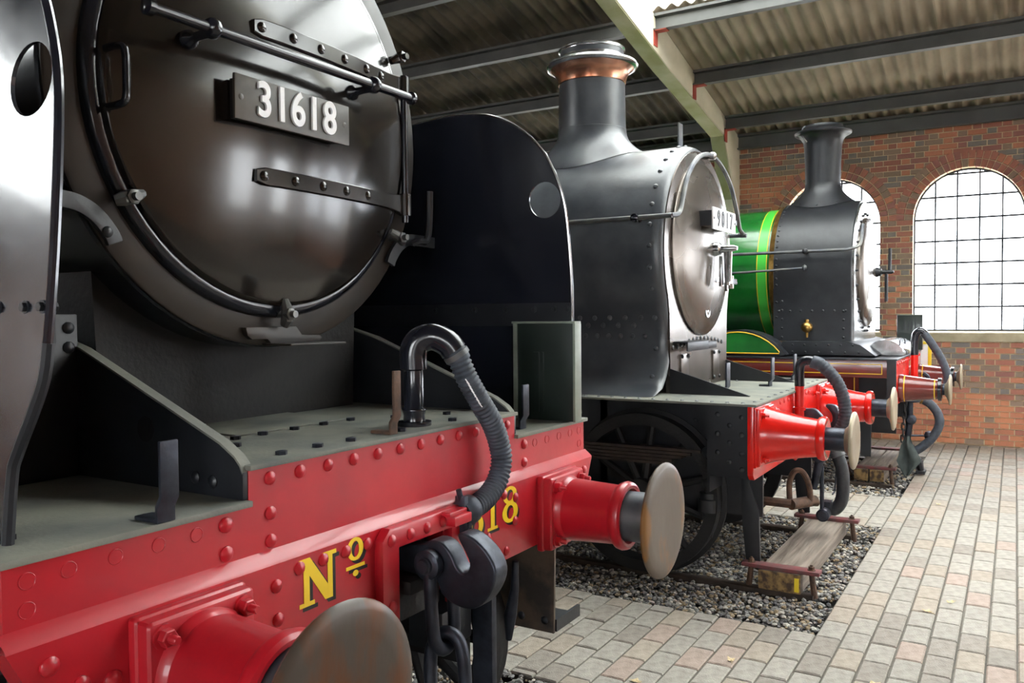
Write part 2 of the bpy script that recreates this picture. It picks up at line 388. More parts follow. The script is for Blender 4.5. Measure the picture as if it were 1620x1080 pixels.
def brick_key(q):
    y, zz = (q[0]+q[1])/2, (q[2]+q[3])/2; v = in_view((XW, y, zz))
    if not v or v[0] > 1616 or v[0] < 1172 or v[1] < 150 or v[1] > 712: return 1e9
    x, yy = v[0], v[1]
    if x < 1395 and yy > 330: return 1e8+x
    if yy > 560 and x < 1500: return 1e7
    return -(q[1]-q[0]) if x > 1390 else 1-(q[1]-q[0])
bricks.sort(key=brick_key)
rest = MB()
for i, (a, b, z0, z1) in enumerate(bricks):
    k = brick_mat((a+b)/2, z0); pr = random.uniform(-.002, .002)
    if i < 300: inst('brick', ub[k], (XW+.006+pr, (a+b)/2, (z0+z1)/2), wall, None, (1, b-a, z1-z0))
    else: rest.box(XW-.006+pr, XW+.018, a, b, z0, z1, k)
# two rings of header bricks over each arch
nv = 30
for r0, r1, nm in ((RW, .703, 0), (.715, RO, 1)):
    da = PI/nv; g = .009/r0/2
    vb = [MB() for _ in BR]; vme = []
    for k, m in enumerate(BR):
        b = MB(); aa = [-da/2+g, da/2-g]
        pts = [(math.cos(aa[0])*r0, math.sin(aa[0])*r0), (math.cos(aa[0])*r1, math.sin(aa[0])*r1), (math.cos(aa[1])*r1, math.sin(aa[1])*r1), (math.cos(aa[1])*r0, math.sin(aa[1])*r0)]
        b.prism(pts, 'x', -.012, .22 if nm == 0 else .02); me = bpy.data.meshes.new('arch_brick'); me.from_pydata(b.v, [], b.f); me.materials.append(m); vme.append((me, b))
    for yc in WINS:
        seen = yc in WINS[4:6]
        for i in range(nv):
            a = da*(i+.5); k = random.choices((0, 1, 4, 2), (3, 2, 2, 1))[0]
            if nm == 1 and abs(math.cos(a)*(RO-.02)) > .80 and math.sin(a) < .12: pass
            if seen: inst('arch_brick', vme[k][0], (XW+.002, yc, ZS), wall, (a, 0, 0))
            else:
                ca, sa = math.cos(a), math.sin(a)
                rest.add([(x+XW+.002, yc+y*ca-q*sa, ZS+y*sa+q*ca) for x, y, q in vme[k][1].v], vme[k][1].f, k)
raw('brick_field', rest, BR, wall, kind='stuff')
# sills
for yc in WINS:
    mb = MB(); mb.prism([(XW-.03, SILL0), (XW+.2, SILL0), (XW+.2, SILL1), (XW-.03, SILL1-.03)], 'y', yc-RW-.02, yc+RW+.02)
    O('window_sill', mb, stone_sill, wall, bevel=.008)
# windows: iron glazing bars and panes
GX = XW+.13
def arch_z(yc, y): q = RW**2-(y-yc)**2; return ZS+math.sqrt(max(0, q))
for wi, yc in enumerate(WINS):
    mb = MB(); fr = [(GX, p[0], max(p[1], SILL1)) for p in arch(yc, RW-.008, SILL1, 24)]
    mb.tube(fr+[fr[0]], .014, 6)
    win = O('window_%d' % (wi+1), mb, iron_bar, kind='structure', label=None)
    win['label'] = ('arched iron-framed window behind the tall dark chimney' if wi == 5 else 'arched iron-framed window beside the hose standpipe of the green engine' if wi == 4 else '')
    if not win['label']: del win['label']
    if wi in (4, 5): win['category'] = 'window'
    ys = [yc+RW-.244*k for k in range(6)]; zs = [SILL1]+[1.7+.275*k for k in range(7)]
    for y in ys[1:-1]:
        b = MB(); b.box(GX-.008, GX+.008, y-.010, y+.010, SILL1, arch_z(yc, y)); O('glazing_bar', b, iron_bar, win)
    for zz in zs[1:]:
        h = RW if zz < ZS else math.sqrt(max(0, RW**2-(zz-ZS)**2))
        if h < .1: continue
        b = MB(); b.box(GX-.01, GX+.01, yc-h, yc+h, zz-.012, zz+.012); O('glazing_bar', b, iron_bar, win)
    if wi in (4, 5):
        for k in range(5):
            ya_, yb_ = ys[k+1], ys[k]
            for q in range(len(zs)):
                z0 = zs[q]; z1 = zs[q+1] if q+1 < len(zs) else 3.5
                top = [(y, min(z1, arch_z(yc, y))) for y in [yb_-(yb_-ya_)*i/6 for i in range(7)]]
                top = [p for p in top if p[1] > z0+.004]
                if len(top) < 2: continue
                b = MB(); b.prism([(top[0][0], z0)]+top+[(top[-1][0], z0)], 'x', GX-.002, GX+.002); O('pane', b, glass, win)
    else:
        b = MB(); b.prism(arch(yc, RW, SILL1), 'x', GX-.002, GX+.002); O('pane', b, glass, win)

# ---- roof
SLOPE = .2307
def zr(x): return 4.09-SLOPE*(x-11.557)
XR = 2.79                                           # ridge
PUR = [11.52, 10.93, 9.68, 8.43, 7.18, 5.93, 4.68, 3.43]
FR = [-8.1, -2.39, 3.4, 9.19, 14.9]                 # concrete frames
ceiling = tag(bpy.data.objects.new('ceiling', None), 'corrugated fibre-cement roof sheets over dark purlins', 'roof', None, 'structure'); link(ceiling, None, (XR, 3.4, zr(XR)))
PIT = .1446; NC = 7; SW = PIT*NC
def sheet_mesh(x0, x1, m, name):
    rows = []; N = NC*8
    pr = [(-SW/2-.02+(SW+.04)*i/N) for i in range(N+1)]
    b = MB()
    for off in (0, .007):
        rows = [[(x, y, zr(x)+off+.026+.024*math.cos(2*PI*y/PIT)) for y in pr] for x in (x0, (x0+x1)/2, x1)]
        b.grid(rows)
    for e in (0, 2):
        k = len(pr)
        for j in range(k-1): b.f.append((e*k+j, e*k+j+1, 3*k+e*k+j+1, 3*k+e*k+j)); b.m.append(0)
    return mesh_of(b, name, m, 0, 60)
XE = [11.95]+PUR[1:]+[XR-.02]
stuff = MB()
for r in range(len(XE)-1):
    x1, x0 = XE[r]+.06, XE[r+1]-.06
    if r == 0: x1 = 12.0
    mA = sheet_mesh(x0, x1, fibre, 'roof_sheet'); mD = sheet_mesh(x0, x1, fibre_dk, 'roof_sheet'); mS = sheet_mesh(x0, x1, rooflight, 'rooflight_sheet')
    y = FR[0]-.3; 
    while y < FR[-1]+.2:
        yc = y+SW/2; bay = sum(1 for f in FR if yc > f)
        light = (bay == 2 and r in (3, 4, 5)) or (bay == 1 and r in (3, 4))
        me = mS if light else (mD if yc > 3.4 else mA)
        inst('rooflight_sheet' if light else 'roof_sheet', me, (0, yc, r*.0007), ceiling)
        y += SW
# far slope of the roof, behind the camera
N = 160; pr = [FR[0]-.4+(FR[-1]-FR[0]+.8)*i/N for i in range(N+1)]
def rear(b, x0, x1, y0, y1): b.grid([[(x, y, zr(2*XR-x)+.03) for y in (y0, y1)] for x in (x0, x1)])
b = MB(); Y0_, Y1_ = FR[0]-.4, FR[-1]+.2
rear(b, XA-.4, -5.2, Y0_, Y1_); rear(b, -1.2, XR, Y0_, Y1_); rear(b, -5.2, -1.2, Y0_, 9.0); rear(b, -5.2, -1.2, 12.6, Y1_)
raw('rear_roof_slope', b, [fibre_dk], ceiling, kind='stuff')
b = MB(); rear(b, -5.2, -1.2, 9.0, 12.6); raw('added_rear_rooflight', b, [rooflight], ceiling)  # unseen, added and sized for the bright reflection in the left deflector
zt_ = zr(2*XR-XA)
def pierced(mb, ax, c0, c1, u0, u1, z1, holes, top):
    def bx(a, b_, z0, zz):
        if ax == 'x': mb.box(c0, c1, a, b_, z0, zz)
        else: mb.box(a, b_, c0, c1, z0, zz)
    u = u0
    for a, b_, h0, h1 in holes:
        bx(u, a, -.2, top); bx(a, b_, -.2, h0); bx(a, b_, h1, top); u = b_
    bx(u, u1, -.2, top)
mb = MB(); pierced(mb, 'x', XA-.3, XA, YA, YB, 0, [(-6.6, -5.4, 1.2, 3.4), (-4.9, -3.7, 1.2, 3.4), (-1.4, -.2, 1.2, 3.4), (.2, 1.4, 1.2, 3.4), (11.0, 12.2, 1.2, 3.4)], zt_+.05)
O('wall_front', mb, brickwork, kind='structure', label='brick wall with wide window openings behind the camera', cat='wall')
mb = MB(); pierced(mb, 'y', YA-.3, YA, XA, XW+.3, 0, [(x, x+1.3, 1.25, 3.3) for x in (7.4, 9.8)], 3.6)
mb.prism([(XA-.3, 3.6), (XW+.3, 3.6), (XW+.3, zr(XW+.3)), (XR, zr(XR)), (XA-.3, zr(2*XR-XA)-.1)], 'y', YA-.3, YA)
O('wall_right', mb, brickwork, kind='structure', label='brick end wall with wide openings facing the engines', cat='wall')
mb = MB(); mb.prism([(XA-.3, -.2), (XW+.3, -.2), (XW+.3, zr(XW+.3)), (XR, zr(XR)), (XA-.3, zr(2*XR-XA)-.1)], 'y', YB, YB+.3)
O('wall_left', mb, brickwork, kind='structure', label='blank brick end wall behind the locomotives', cat='wall')
# purlins, frames
for i, x in enumerate(PUR):
    mb = MB(); zt = zr(x)-.002; dp = .17 if i else .2
    for a, b2 in zip(FR[:-1], FR[1:]):
        mb.prism([(x-.035, zt+.008), (x+.035, zt-.008), (x+.035, zt-dp), (x-.055, zt-dp), (x-.055, zt-dp+.014), (x+.015, zt-dp+.014), (x+.015, zt-.03), (x-.035, zt-.02)], 'y', a+.1, b2-.1)
    pl = O('purlin', mb, purlin_m, None, kind='structure')
    pl['label'] = ['dark steel eaves beam along the top of the brick wall', 'dark grey roof purlin next above the eaves beam', 'second dark roof purlin above the eaves beam', 'roof purlin lit by the rooflight at its upper side'][i] if i < 4 else 'dark roof purlin cut off by the upper edge beside the near smokebox'
    if i < 5: pl['category'] = 'purlin'
    else: del pl['label']
fmesh = None
for i, y in enumerate(FR):
    mb = MB()
    outer = [(x, zr(x)+.0) for x in (XR, 5, 7.4, 9, 10.5, 11.6)]
    poly = outer+[(11.62, -.1), (11.30, -.1), (11.30, 3.25), (10.9, 4.0), (8.875, zr(8.875)-.36), (7.4, zr(7.4)-.385), (XR, zr(XR)-.45)]
    mb.prism(poly, 'y', y-.1, y+.1)
    mb2 = MB()
    fo = O('concrete_frame', mb, concrete, None, bevel=.012, kind='structure')
    fo['label'] = ['precast concrete roof frame at the end wall by the openings', 'precast concrete roof frame over the open paving', 'sloping precast concrete roof frame above the middle engine', 'precast concrete roof frame hidden over the boilers', 'precast concrete roof frame at the blank wall'][i]
    fo['category'] = 'roof frame'
    # stained soffit strip
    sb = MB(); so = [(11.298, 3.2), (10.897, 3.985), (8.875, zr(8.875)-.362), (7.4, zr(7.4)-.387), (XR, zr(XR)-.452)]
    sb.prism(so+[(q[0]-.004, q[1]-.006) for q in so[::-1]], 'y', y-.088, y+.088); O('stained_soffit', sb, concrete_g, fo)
    if i == 2:
        for x in PUR[1:5]:
            b = MB(); zb = zr(x)-.17
            b.box(x-.05, x+.05, y-.24, y-.1, zb-.012, zb); b.box(x-.05, x+.05, y-.112, y-.1, zb-.16, zb)
            O('red_purlin_cleat', b, mat('red_oxide_%d' % int(x*10), S(158, 62, 48), .7, var=.2), fo)
# bright concrete yard outside the windows
mb = MB(); mb.box(XW+.32, 60, -40, 40, -.3, -.1); mb.box(-40, XW+.32, -40, YA-.32, -.3, -.1); mb.box(-40, XA-.32, YA-.3, 40, -.3, -.1)
O('ground_outside', mb, out_ground, kind='structure', label='pale concrete yard outside the shed', cat='ground')

# ================================================================== shared small pieces
def small(name, f, m, bevel=0): b = MB(); f(b); return mesh_of(b, name, m, bevel)
FWD = Vector((0, -1, 0))
riv_red = small('rivet', lambda b: b.dome((0, 0, 0), FWD, .0165, .010), red1)
flush_red = small('flush_rivet', lambda b: b.lathe((0, 0, 0), FWD, [(-.002, .0155), (.0012, .0155), (.0018, .0145), (.0004, .0135), (.0004, 0)], 16), red1)
riv_blk = {k: small('rivet', lambda b: b.dome((0, 0, 0), v, .016, .009, 10), black_satin) for k, v in (('f', FWD), ('s', Vector((-1, 0, 0))), ('u', Vector((0, 0, 1))))}
riv_e2 = {k: small('rivet', lambda b: b.dome((0, 0, 0), v, .017, .011, 10), e2_grey) for k, v in (('f', FWD), ('s', Vector((-1, 0, 0))), ('u', Vector((0, 0, 1))))}
bolt_up = small('bolt_head', lambda b: b.lathe((0, 0, 0), (0, 0, 1), [(-.002, .0145), (.009, .0145), (.010, .012)], 6), steel_dark)
# flat serif lettering, drawn in x-z and laid on the beam
def let_ring(b, cx, cz, rx, rz, ix, iz, y, t, n=28):
    vo = [(cx+rx*math.cos(2*PI*i/n), cz+rz*math.sin(2*PI*i/n)) for i in range(n)]
    vi = [(cx+ix*math.cos(2*PI*i/n), cz+iz*math.sin(2*PI*i/n)) for i in range(n)]
    vs = [(p[0], yy, p[1]) for yy in (y, y+t) for q in (vo, vi) for p in q]
    fs = []
    for i in range(n):
        j = (i+1) % n
        fs += [(i, j, n+j, n+i), (2*n+i, 2*n+j, 3*n+j, 3*n+i), (i, j, 2*n+j, 2*n+i), (n+i, n+j, 3*n+j, 3*n+i)]
    b.add(vs, fs)
def let_poly(b, pts, y, t): b.prism(pts, 'y', y, y+t)
def bar(b, p, q, w0, w1, y, t):
    p = Vector((p[0], 0, p[1])); q = Vector((q[0], 0, q[1])); dd = (q-p).normalized(); nn = Vector((-dd.z, 0, dd.x))
    let_poly(b, [((p+nn*w0/2).x, (p+nn*w0/2).z), ((p-nn*w0/2).x, (p-nn*w0/2).z), ((q-nn*w1/2).x, (q-nn*w1/2).z), ((q+nn*w1/2).x, (q+nn*w1/2).z)], y, t)
def glyph(ch, x, z, wd, h, y, t):
    b = MB()
    P = lambda u, v: (x+u*wd, z+v*h)
    if ch == 'N':
        let_poly(b, [P(.12, 0), P(.12+.16, 0), P(.12+.16, .78), P(.12, .93)], y, t)
        let_poly(b, [P(.80, 0), P(.94, 0), P(.94, 1), P(.80, 1)], y, t)
        let_poly(b, [P(.0, 1), P(.30, 1), P(.94, .12), P(.94, 0), P(.72, 0), P(.12, .86), P(.0, .90)], y+.0001, t)
        let_poly(b, [P(0, 0), P(.42, 0), P(.42, .09), P(0, .09)], y+.0002, t)
        let_poly(b, [P(.66, .91), P(1.06, .91), P(1.06, 1), P(.66, 1)], y+.0003, t)
    elif ch == 'o':
        let_ring(b, x+wd*.5, z+h*.70, wd*.42, h*.30, wd*.20, h*.21, y, t)
        let_poly(b, [P(.02, .2), P(.98, .2), P(.98, .29), P(.02, .29)], y, t)
        let_ring(b, x+wd*.5, z+h*.07, wd*.14, h*.08, .0005, .0005, y, t, 14)
    elif ch == '1':
        let_poly(b, [P(.34, 0), P(.66, 0), P(.66, 1), P(.5, 1), P(.12, .86), P(.12, .78), P(.34, .82)], y, t)
        let_poly(b, [P(.08, 0), P(.92, 0), P(.92, .08), P(.08, .08)], y+.0002, t)
    elif ch == '6':
        let_ring(b, x+wd*.5, z+h*.31, wd*.48, h*.31, wd*.20, h*.20, y, t)
        pts = [(x+wd*(.5-.48*math.cos(a)), z+h*(.31+.69*math.sin(a))) for a in [PI*i/20 for i in range(0, 15)]]
        for p, q in zip(pts, pts[1:]): bar(b, p, q, wd*.24, wd*.22, y+.0002, t)
        let_ring(b, x+wd*.78, z+h*.84, wd*.14, h*.09, .0005, .0005, y, t, 12)
    elif ch == '8':
        let_ring(b, x+wd*.5, z+h*.285, wd*.49, h*.285, wd*.22, h*.19, y, t)
        let_ring(b, x+wd*.5, z+h*.755, wd*.43, h*.245, wd*.20, h*.155, y+.0002, t)
    return b
def font_mesh(txt, size, extrude, offset, m, name):
    cu = bpy.data.curves.new('t', 'FONT'); cu.body = txt; cu.size = size; cu.extrude = extrude; cu.offset = offset; cu.align_x = 'CENTER'; cu.align_y = 'CENTER'
    o = bpy.data.objects.new('t', cu); COL.objects.link(o); dg = bpy.context.evaluated_depsgraph_get(); dg.update()
    me = bpy.data.meshes.new_from_object(o.evaluated_get(dg)); bpy.data.objects.remove(o); me.materials.clear(); me.materials.append(m); me.name = name
    return me
def buffer(parent, x, z, yb, yh, prof, shank_r, head_r, house_m, shank_m, head_m, fl=.13, bolts=.095, flt=.045, bolt_m=None, rim=None):
    """housing mesh is the part; flange, bolts, shank and head are its pieces. prof: [(y, r)] from the beam outwards"""
    b = MB(); b.lathe((x, 0, z), (0, 1, 0), prof, 40)
    h = O('buffer', b, house_m, parent, angle=40)
    if fl:
        b = MB(); b.box(x-fl, x+fl, yb-flt, yb+.004, z-fl, z+fl); O('buffer_flange', b, house_m, h, bevel=.014, seg=3)
        b = MB(); b.box(x-fl*1.04, x+fl*1.04, yb-flt*.45, yb+.004, z-fl*1.04, z+fl*1.04); O('buffer_base_plate', b, house_m, h, bevel=.012, seg=3)
        for sx in (-1, 1):
            for sz in (-1, 1):
                b = MB(); b.hexa((x+sx*bolts, yb-flt, z+sz*bolts), FWD, .018 if fl < .15 else .016, .022, .8); O('bolt', b, bolt_m or house_m, h)
    ye = prof[-1][0]
    b = MB(); b.lathe((x, ye+.03, z), FWD, [(0, shank_r), (ye+.03-yh-.02, shank_r)], 32); O('buffer_shank', b, shank_m, h)
    b = MB(); hr = head_r
    b.lathe((x, yh, z), (0, 1, 0), [(.006, 0), (.004, hr*.4), (0, hr*.72), (.001, hr*.9), (.007, hr*.985), (.013, hr), (.019, hr*.985), (.024, hr*.8), (.04, hr*.5), (.055, shank_r*1.02), (.055, 0)][::1], 56)
    O('buffer_head', b, head_m, h, angle=50)
    return h

# ================================================================== ENGINE 1, the black one with smoke deflectors
L1 = thing('steam_locomotive', (X1, 1.46, 0), 'large black steam locomotive with red buffer beam reading No 1618 in front', 'locomotive')
def m1(x): return 2*X1-x       # mirror across the engine's centre line
YU, YL = 1.46, 1.43
BH, CHW = 1.105, .575
mb = MB()
for s in (-1, 1):
    xa, xb = (X1-BH, X1-CHW) if s < 0 else (X1+CHW, X1+BH)
    mb.box(xa, xb, YU, YU+.03, 1.09, 1.222)
mb.box(X1-CHW, X1+CHW, YU, YU+.03, 1.09, 1.302)
bb = O('buffer_beam', mb, red1, L1)
# lower channel with its sloping shoulder and tapering ends; pocket for the drawhook is cut out
prof = [(YU, 1.110), (YU-.006, 1.105), (YL+.004, 1.089), (YL, 1.082)]
b = MB(); H2 = BH+.012
n = 40; rows = []
xs_ = [X1-H2+2*H2*i/n for i in range(n+1)]
b.grid([[(x, y, z) for x in xs_] for y, z in prof]); O('beam_shoulder', b, red1, bb, angle=60)
b = MB()
def lowpoly(xa, xb): return xa, xb
PX0, PX1, PZ0, PZ1 = X1-.115, X1+.115, .86, 1.025   # pocket
b.prism([(X1-H2, 1.083), (X1-H2+.05, .98), (X1-.92, .838), (PX0, .838), (PX0, 1.083)], 'y', YL, YL+.06)
b.prism([(PX1, 1.083), (PX1, .838), (X1+.92, .838), (X1+H2-.05, .98), (X1+H2, 1.083)], 'y', YL, YL+.06)
b.box(PX0, PX1, YL, YL+.06, PZ1, 1.083)
O('beam_channel', b, red1, bb, angle=30)
for k in range(12):
    x = 1.332+.0945*k
    if x < X1+CHW-.03: inst('rivet', riv_red, (x, YU, 1.275), bb)
for x in (1.332, m1(1.332)):
    for z in (1.194, 1.130): inst('rivet', riv_red, (x, YU, z), bb)
for x in (1.206, m1(1.206)):
    for z in (1.194, 1.131): inst('rivet', riv_red, (x, YU, z), bb, None, 1.08)
for x in (.782, .857, .948, 1.041, 1.131):
    for xx in (x, m1(x)): inst('flush_rivet', flush_red, (xx, YU, 1.190), bb)
for xx in (.781, m1(.781)): inst('flush_rivet', flush_red, (xx, YU, 1.139), bb)
for x, z in ((1.39, 1.055), (1.468, 1.055), (1.548, 1.055), (1.629, 1.055), (1.318, 1.033), (1.322, .955), (.80, 1.04), (.856, .985), (.917, .972)):
    for xx in (x, m1(x)): inst('rivet', riv_red, (xx, YL, z), bb, None, 1.12 if x < 1 else 1)
for x, z in ((2.313, .866), (2.206, .934), (1.377, .866)): inst('rivet', riv_red, (x, YL, z), bb)
for ch, x, z, wd, h in (('N', 1.388, .957, .118, .115), ('o', 1.546, .985, .072, .098), ('1', 2.0, .950, .07, .118), ('6', 2.085, .952, .092, .118), ('1', 2.195, .955, .07, .118), ('8', 2.288, .956, .100, .120)):
    for kk, (dx, dz, m, nm, yy) in enumerate(((.011, -.010, black_let, 'letter_shade', YL-.0006), (0, 0, yellow_let, 'letter', YL-.0014))):
        O(nm, glyph(ch, x+dx, z+dz, wd, h, yy, .0012), m, bb)
# footplates
b = MB(); b.box(X1-BH-.01, X1-CHW+.0, 1.445, 3.6, 1.222, 1.236); O('footplate', b, plate_grey, L1, bevel=.003)
b = MB(); b.box(X1+CHW, X1+BH+.01, 1.445, 3.6, 1.222, 1.236); O('footplate', b, plate_grey, L1, bevel=.003)
b = MB(); b.box(X1-CHW-.004, X1+CHW+.004, 1.447, 2.5, 1.302, 1.314)
fp = O('raised_footplate', b, plate_grey, L1, bevel=.003)
for x, y in ((1.409, 1.503), (1.536, 1.508), (1.65, 1.50), (1.86, 1.50), (2.12, 1.505), (2.27, 1.505), (1.38, 1.66), (1.44, 1.70), (1.525, 1.80), (1.62, 1.80), (1.74, 1.80), (1.86, 1.80), (1.98, 1.80), (2.10, 1.72), (2.25, 1.62)):
    inst('bolt_head', bolt_up, (x, y, 1.314), fp)
b = MB(); b.box(1.56, 2.02, 1.83, 2.2, 1.314, 1.319); O('cover_plate', b, plate_grey, fp, bevel=.002)
# sloping frame plates
for x, s in ((X1-CHW, 1), (X1+CHW, -1)):
    pol = [(1.462, 1.236), (1.462, 1.298), (1.47, 1.315), (1.487, 1.332), (1.535, 1.360), (2.062, 1.565), (2.5, 1.68), (2.5, 1.236)]
    b = MB(); b.prism(pol, 'x', x-.014, x+.014); g = O('frame_plate', b, black_satin, L1, bevel=.003)
    e = [(y, z+.002) for y, z in pol[1:7]]
    b = MB(); b.prism(e+[(y+.002, z-.005) for y, z in e[::-1]], 'x', x-.0145, x+.0145); O('pale_edge', b, plate_grey, g)  # paler strip along the top edge of the plate
    if s > 0:
        for y, z in ((1.56, 1.27), (1.62, 1.275), (1.70, 1.27)): inst('rivet', riv_blk['s'], (x-.014, y, z), g)
        b = MB(); b.lathe((x-.0145, 1.80, 1.375), (-1, 0, 0), [(0, .032), (.001, .032), (.001, 0)], 20); O('lightening_hole', b, black_matt, g)
b = MB(); b.box(.86, X1-CHW-.01, 2.08, 2.1, 1.236, 1.655); pb = O('steam_chest_cover', b, black_satin, L1, bevel=.004)
for z in (1.57, 1.62): inst('rivet', riv_blk['f'], (1.235, 2.08, z), pb)
# buffers
pr1 = [(1.39, .116), (1.372, .118), (1.36, .112), (1.352, .108), (1.345, .110), (1.18, .102), (1.172, .107), (1.165, .115), (1.15, .119), (1.136, .115), (1.13, .106), (1.132, .095), (1.15, .09)]
for x in (1.082, 2.652):
    buffer(L1, x, .945, YL, 1.0, pr1, .086, .195, red1, steel_mid, buffer_rust if x < 2 else buffer_face, .128, .095, .055)
# drawhook pocket frame
b = MB()
FX0, FX1, FZ0, FZ1 = 1.655, 2.035, .80, 1.085
fr = [(FX0, FZ0), (FX0, FZ1-.03), (FX0+.03, FZ1), (FX1-.03, FZ1), (FX1, FZ1-.03), (FX1, FZ0), (FX1-.07, FZ0), (FX1-.07, PZ1), (FX0+.07, PZ1), (FX0+.07, FZ0)]
b.prism(fr, 'y', YL-.03, YL+.002); pk = O('drawhook_pocket', b, red1, L1, bevel=.008)
for x in (1.69, 1.77, 1.845, 1.92, 2.0): inst('rivet', riv_red, (x, YL-.03, 1.052), pk)
for x in (1.69, 2.0): inst('rivet', riv_red, (x, YL-.03, .875), pk)
b = MB(); b.box(X1-.112, X1+.112, YL+.01, YL+.3, .80, .90); b.box(X1-.09, X1+.09, YL-.04, YL+.2, .885, .925); O('drawbar_guide', b, black_matt, pk, bevel=.01)
# drawhook
hk = [(1.50, 1.0), (1.402, 1.01), (1.366, 1.029), (1.324, 1.024), (1.295, .996), (1.281, .969), (1.261, .955), (1.244, .961), (1.238, .985), (1.255, 1.016), (1.274, 1.047), (1.268, 1.061), (1.231, 1.055), (1.187, 1.026), (1.159, .987), (1.157, .95), (1.178, .905), (1.211, .87), (1.251, .858), (1.297, .866), (1.332, .888), (1.349, .92), (1.404, .925), (1.50, .93)]
hk = [(p.x, p.y) for p in smooth_path([(y, z, 0) for y, z in hk], 3)]
b = MB(); b.prism(hk, 'x', X1-.032, X1+.032); dh = O('drawhook', b, steel_dark, L1, bevel=.013, angle=50, seg=3)
b = MB(); b.lathe((X1-.075, 1.358, .968), (1, 0, 0), [(0, .024), (.15, .024)], 20)
b.lathe((X1-.082, 1.358, .968), (1, 0, 0), [(0, .018), (.008, .022)], 20); O('coupling_pin', b, steel_dark, dh, bevel=.002)
b = MB()
for s in (-1, 1): b.lathe((X1+s*.051-.016, 1.358, .968), (1, 0, 0), [(0, .036), (.004, .041), (.028, .041), (.032, .036)], 24)
pts = [(X1-.051, 1.355, .95), (X1-.051, 1.35, .85), (X1-.048, 1.345, .77), (X1-.03, 1.343, .735), (X1, 1.342, .722), (X1+.03, 1.343, .735), (X1+.048, 1.345, .77), (X1+.051, 1.35, .85), (X1+.051, 1.355, .95)]
b.tube(smooth_path(pts, 5), .0185, 14); O('coupling_shackle', b, steel_dark, dh, angle=50)
pts = [(X1+.0, 1.372, .745), (X1+.01, 1.345, .764), (X1+.02, 1.312, .745), (X1+.022, 1.295, .68), (X1+.02, 1.292, .58), (X1+.015, 1.31, .53), (X1, 1.34, .51), (X1-.008, 1.37, .54), (X1-.01, 1.385, .62), (X1-.005, 1.388, .70)]
b = MB(); b.tube(smooth_path(pts, 5, True), .019, 14, closed=True); O('coupling_link', b, steel_dark, dh)
pts = [(X1-.06, 1.33, .53), (X1, 1.33, .553), (X1+.05, 1.33, .53), (X1+.055, 1.335, .40), (X1, 1.335, .36), (X1-.055, 1.335, .40)]
b = MB(); b.tube(smooth_path(pts, 5, True), .018, 12, closed=True); O('coupling_link', b, steel_dark, dh)
# vacuum standpipe with its ribbed hose
b = MB(); px, py = 1.985, 1.55
b.lathe((px, py, 1.314), (0, 0, 1), [(0, .052), (.012, .052), (.014, .034), (.03, .032), (.045, .036), (.05, .036), (.055, .030), (.165, .030), (.17, .041), (.185, .041), (.19, .033)], 24)
el = [(px, py, 1.49), (px, py, 1.535), (px+.010, py-.014, 1.568), (px+.034, py-.048, 1.580), (px+.060, py-.082, 1.560), (px+.072, py-.098, 1.535)]
b.tube(smooth_path(el, 5), .0415, 18); vp = O('vacuum_pipe', b, black_gloss, L1, angle=50)
hp = [(px+.066, py-.09, 1.548), (px+.08, py-.105, 1.52), (2.088, 1.425, 1.45), (2.133, 1.41, 1.378), (2.185, 1.40, 1.308), (2.222, 1.398, 1.24), (2.233, 1.396, 1.18), (2.208, 1.396, 1.122), (2.16, 1.398, 1.085), (2.105, 1.40, 1.066), (2.055, 1.402, 1.06)]
sp = smooth_path(hp, 32); rr = []
acc = 0
for i, p in enumerate(sp):
    if i: acc += (sp[i]-sp[i-1]).length
    rr.append(.033+.0024*math.sin(acc*2*PI/.0145) if acc > .05 else .036)
sp2 = []
b = MB(); b.tube(sp, rr, 18); ho = O('hose', b, rubber, vp, angle=80)
b = MB(); b.lathe(sp[24], sp[28]-sp[24], [(0, .041), (.016, .041)], 20); O('hose_clip', b, steel_mid, vp)
for i in range(9):        # pale zigzag mark along the hose
    q = sp[64+i*4]; q2 = sp[67+i*4]
    b = MB(); u1 = Vector((-.86, -.50, -.12)).normalized()*.0365
    b.cyl(q+u1+Vector((-.002, .003, .007)), q2+u1+Vector((.004, -.004, -.003)), .0017, n=5); O('hose_mark', b, white_let, ho)
b = MB(); b.lathe(sp[-1], (-1, .0, -.1), [(-.01, .044), (.02, .046), (.03, .04), (.045, .038)], 18)
b.box(2.002, 2.02, 1.38, 1.415, .995, 1.11); b.box(2.015, 2.033, 1.375, 1.39, 1.0, 1.06); b.tube([(2.02, 1.37, 1.01), (1.99, 1.37, .995), (2.02, 1.36, .98), (2.055, 1.375, .998)], .009, 8); b.cyl((2.01, 1.40, 1.10), (2.0, 1.40, 1.13), .009)
O('hose_coupling', b, steel_dark, vp, bevel=.003)
b = MB(); b.box(1.925, 2.01, 1.36, 1.43, 1.04, 1.068); b.box(1.915, 2.0, 1.37, 1.43, 1.068, 1.082); O('hose_dummy_bracket', b, red1, L1, bevel=.004)
# lamp irons
def lamp_iron(parent, x, y, z, h, m, rot=0, wd=.042, t=.009):
    pol = [(0, 0), (.075, 0), (.075, t), (t, t), (t, .035), (-.004, .055), (-.004, h), (-.004-t, h), (-.004-t, .05), (0, .03)]
    b = MB(); b.prism(pol, 'x', -wd/2, wd/2)
    c, s = math.cos(rot), math.sin(rot); b.v = [(x+c*p[0]-s*p[1], y+s*p[0]+c*p[1], z+p[2]) for p in b.v]
    return O('lamp_iron', b, m, parent, bevel=.003)
lamp_iron(L1, 1.05, 1.445, 1.236, .165, steel_dark)
lamp_iron(L1, 1.80, 1.475, 1.314, .178, rust, 0, .03)
lamp_iron(L1, 2.55, 1.50, 1.236, .16, steel_dark)
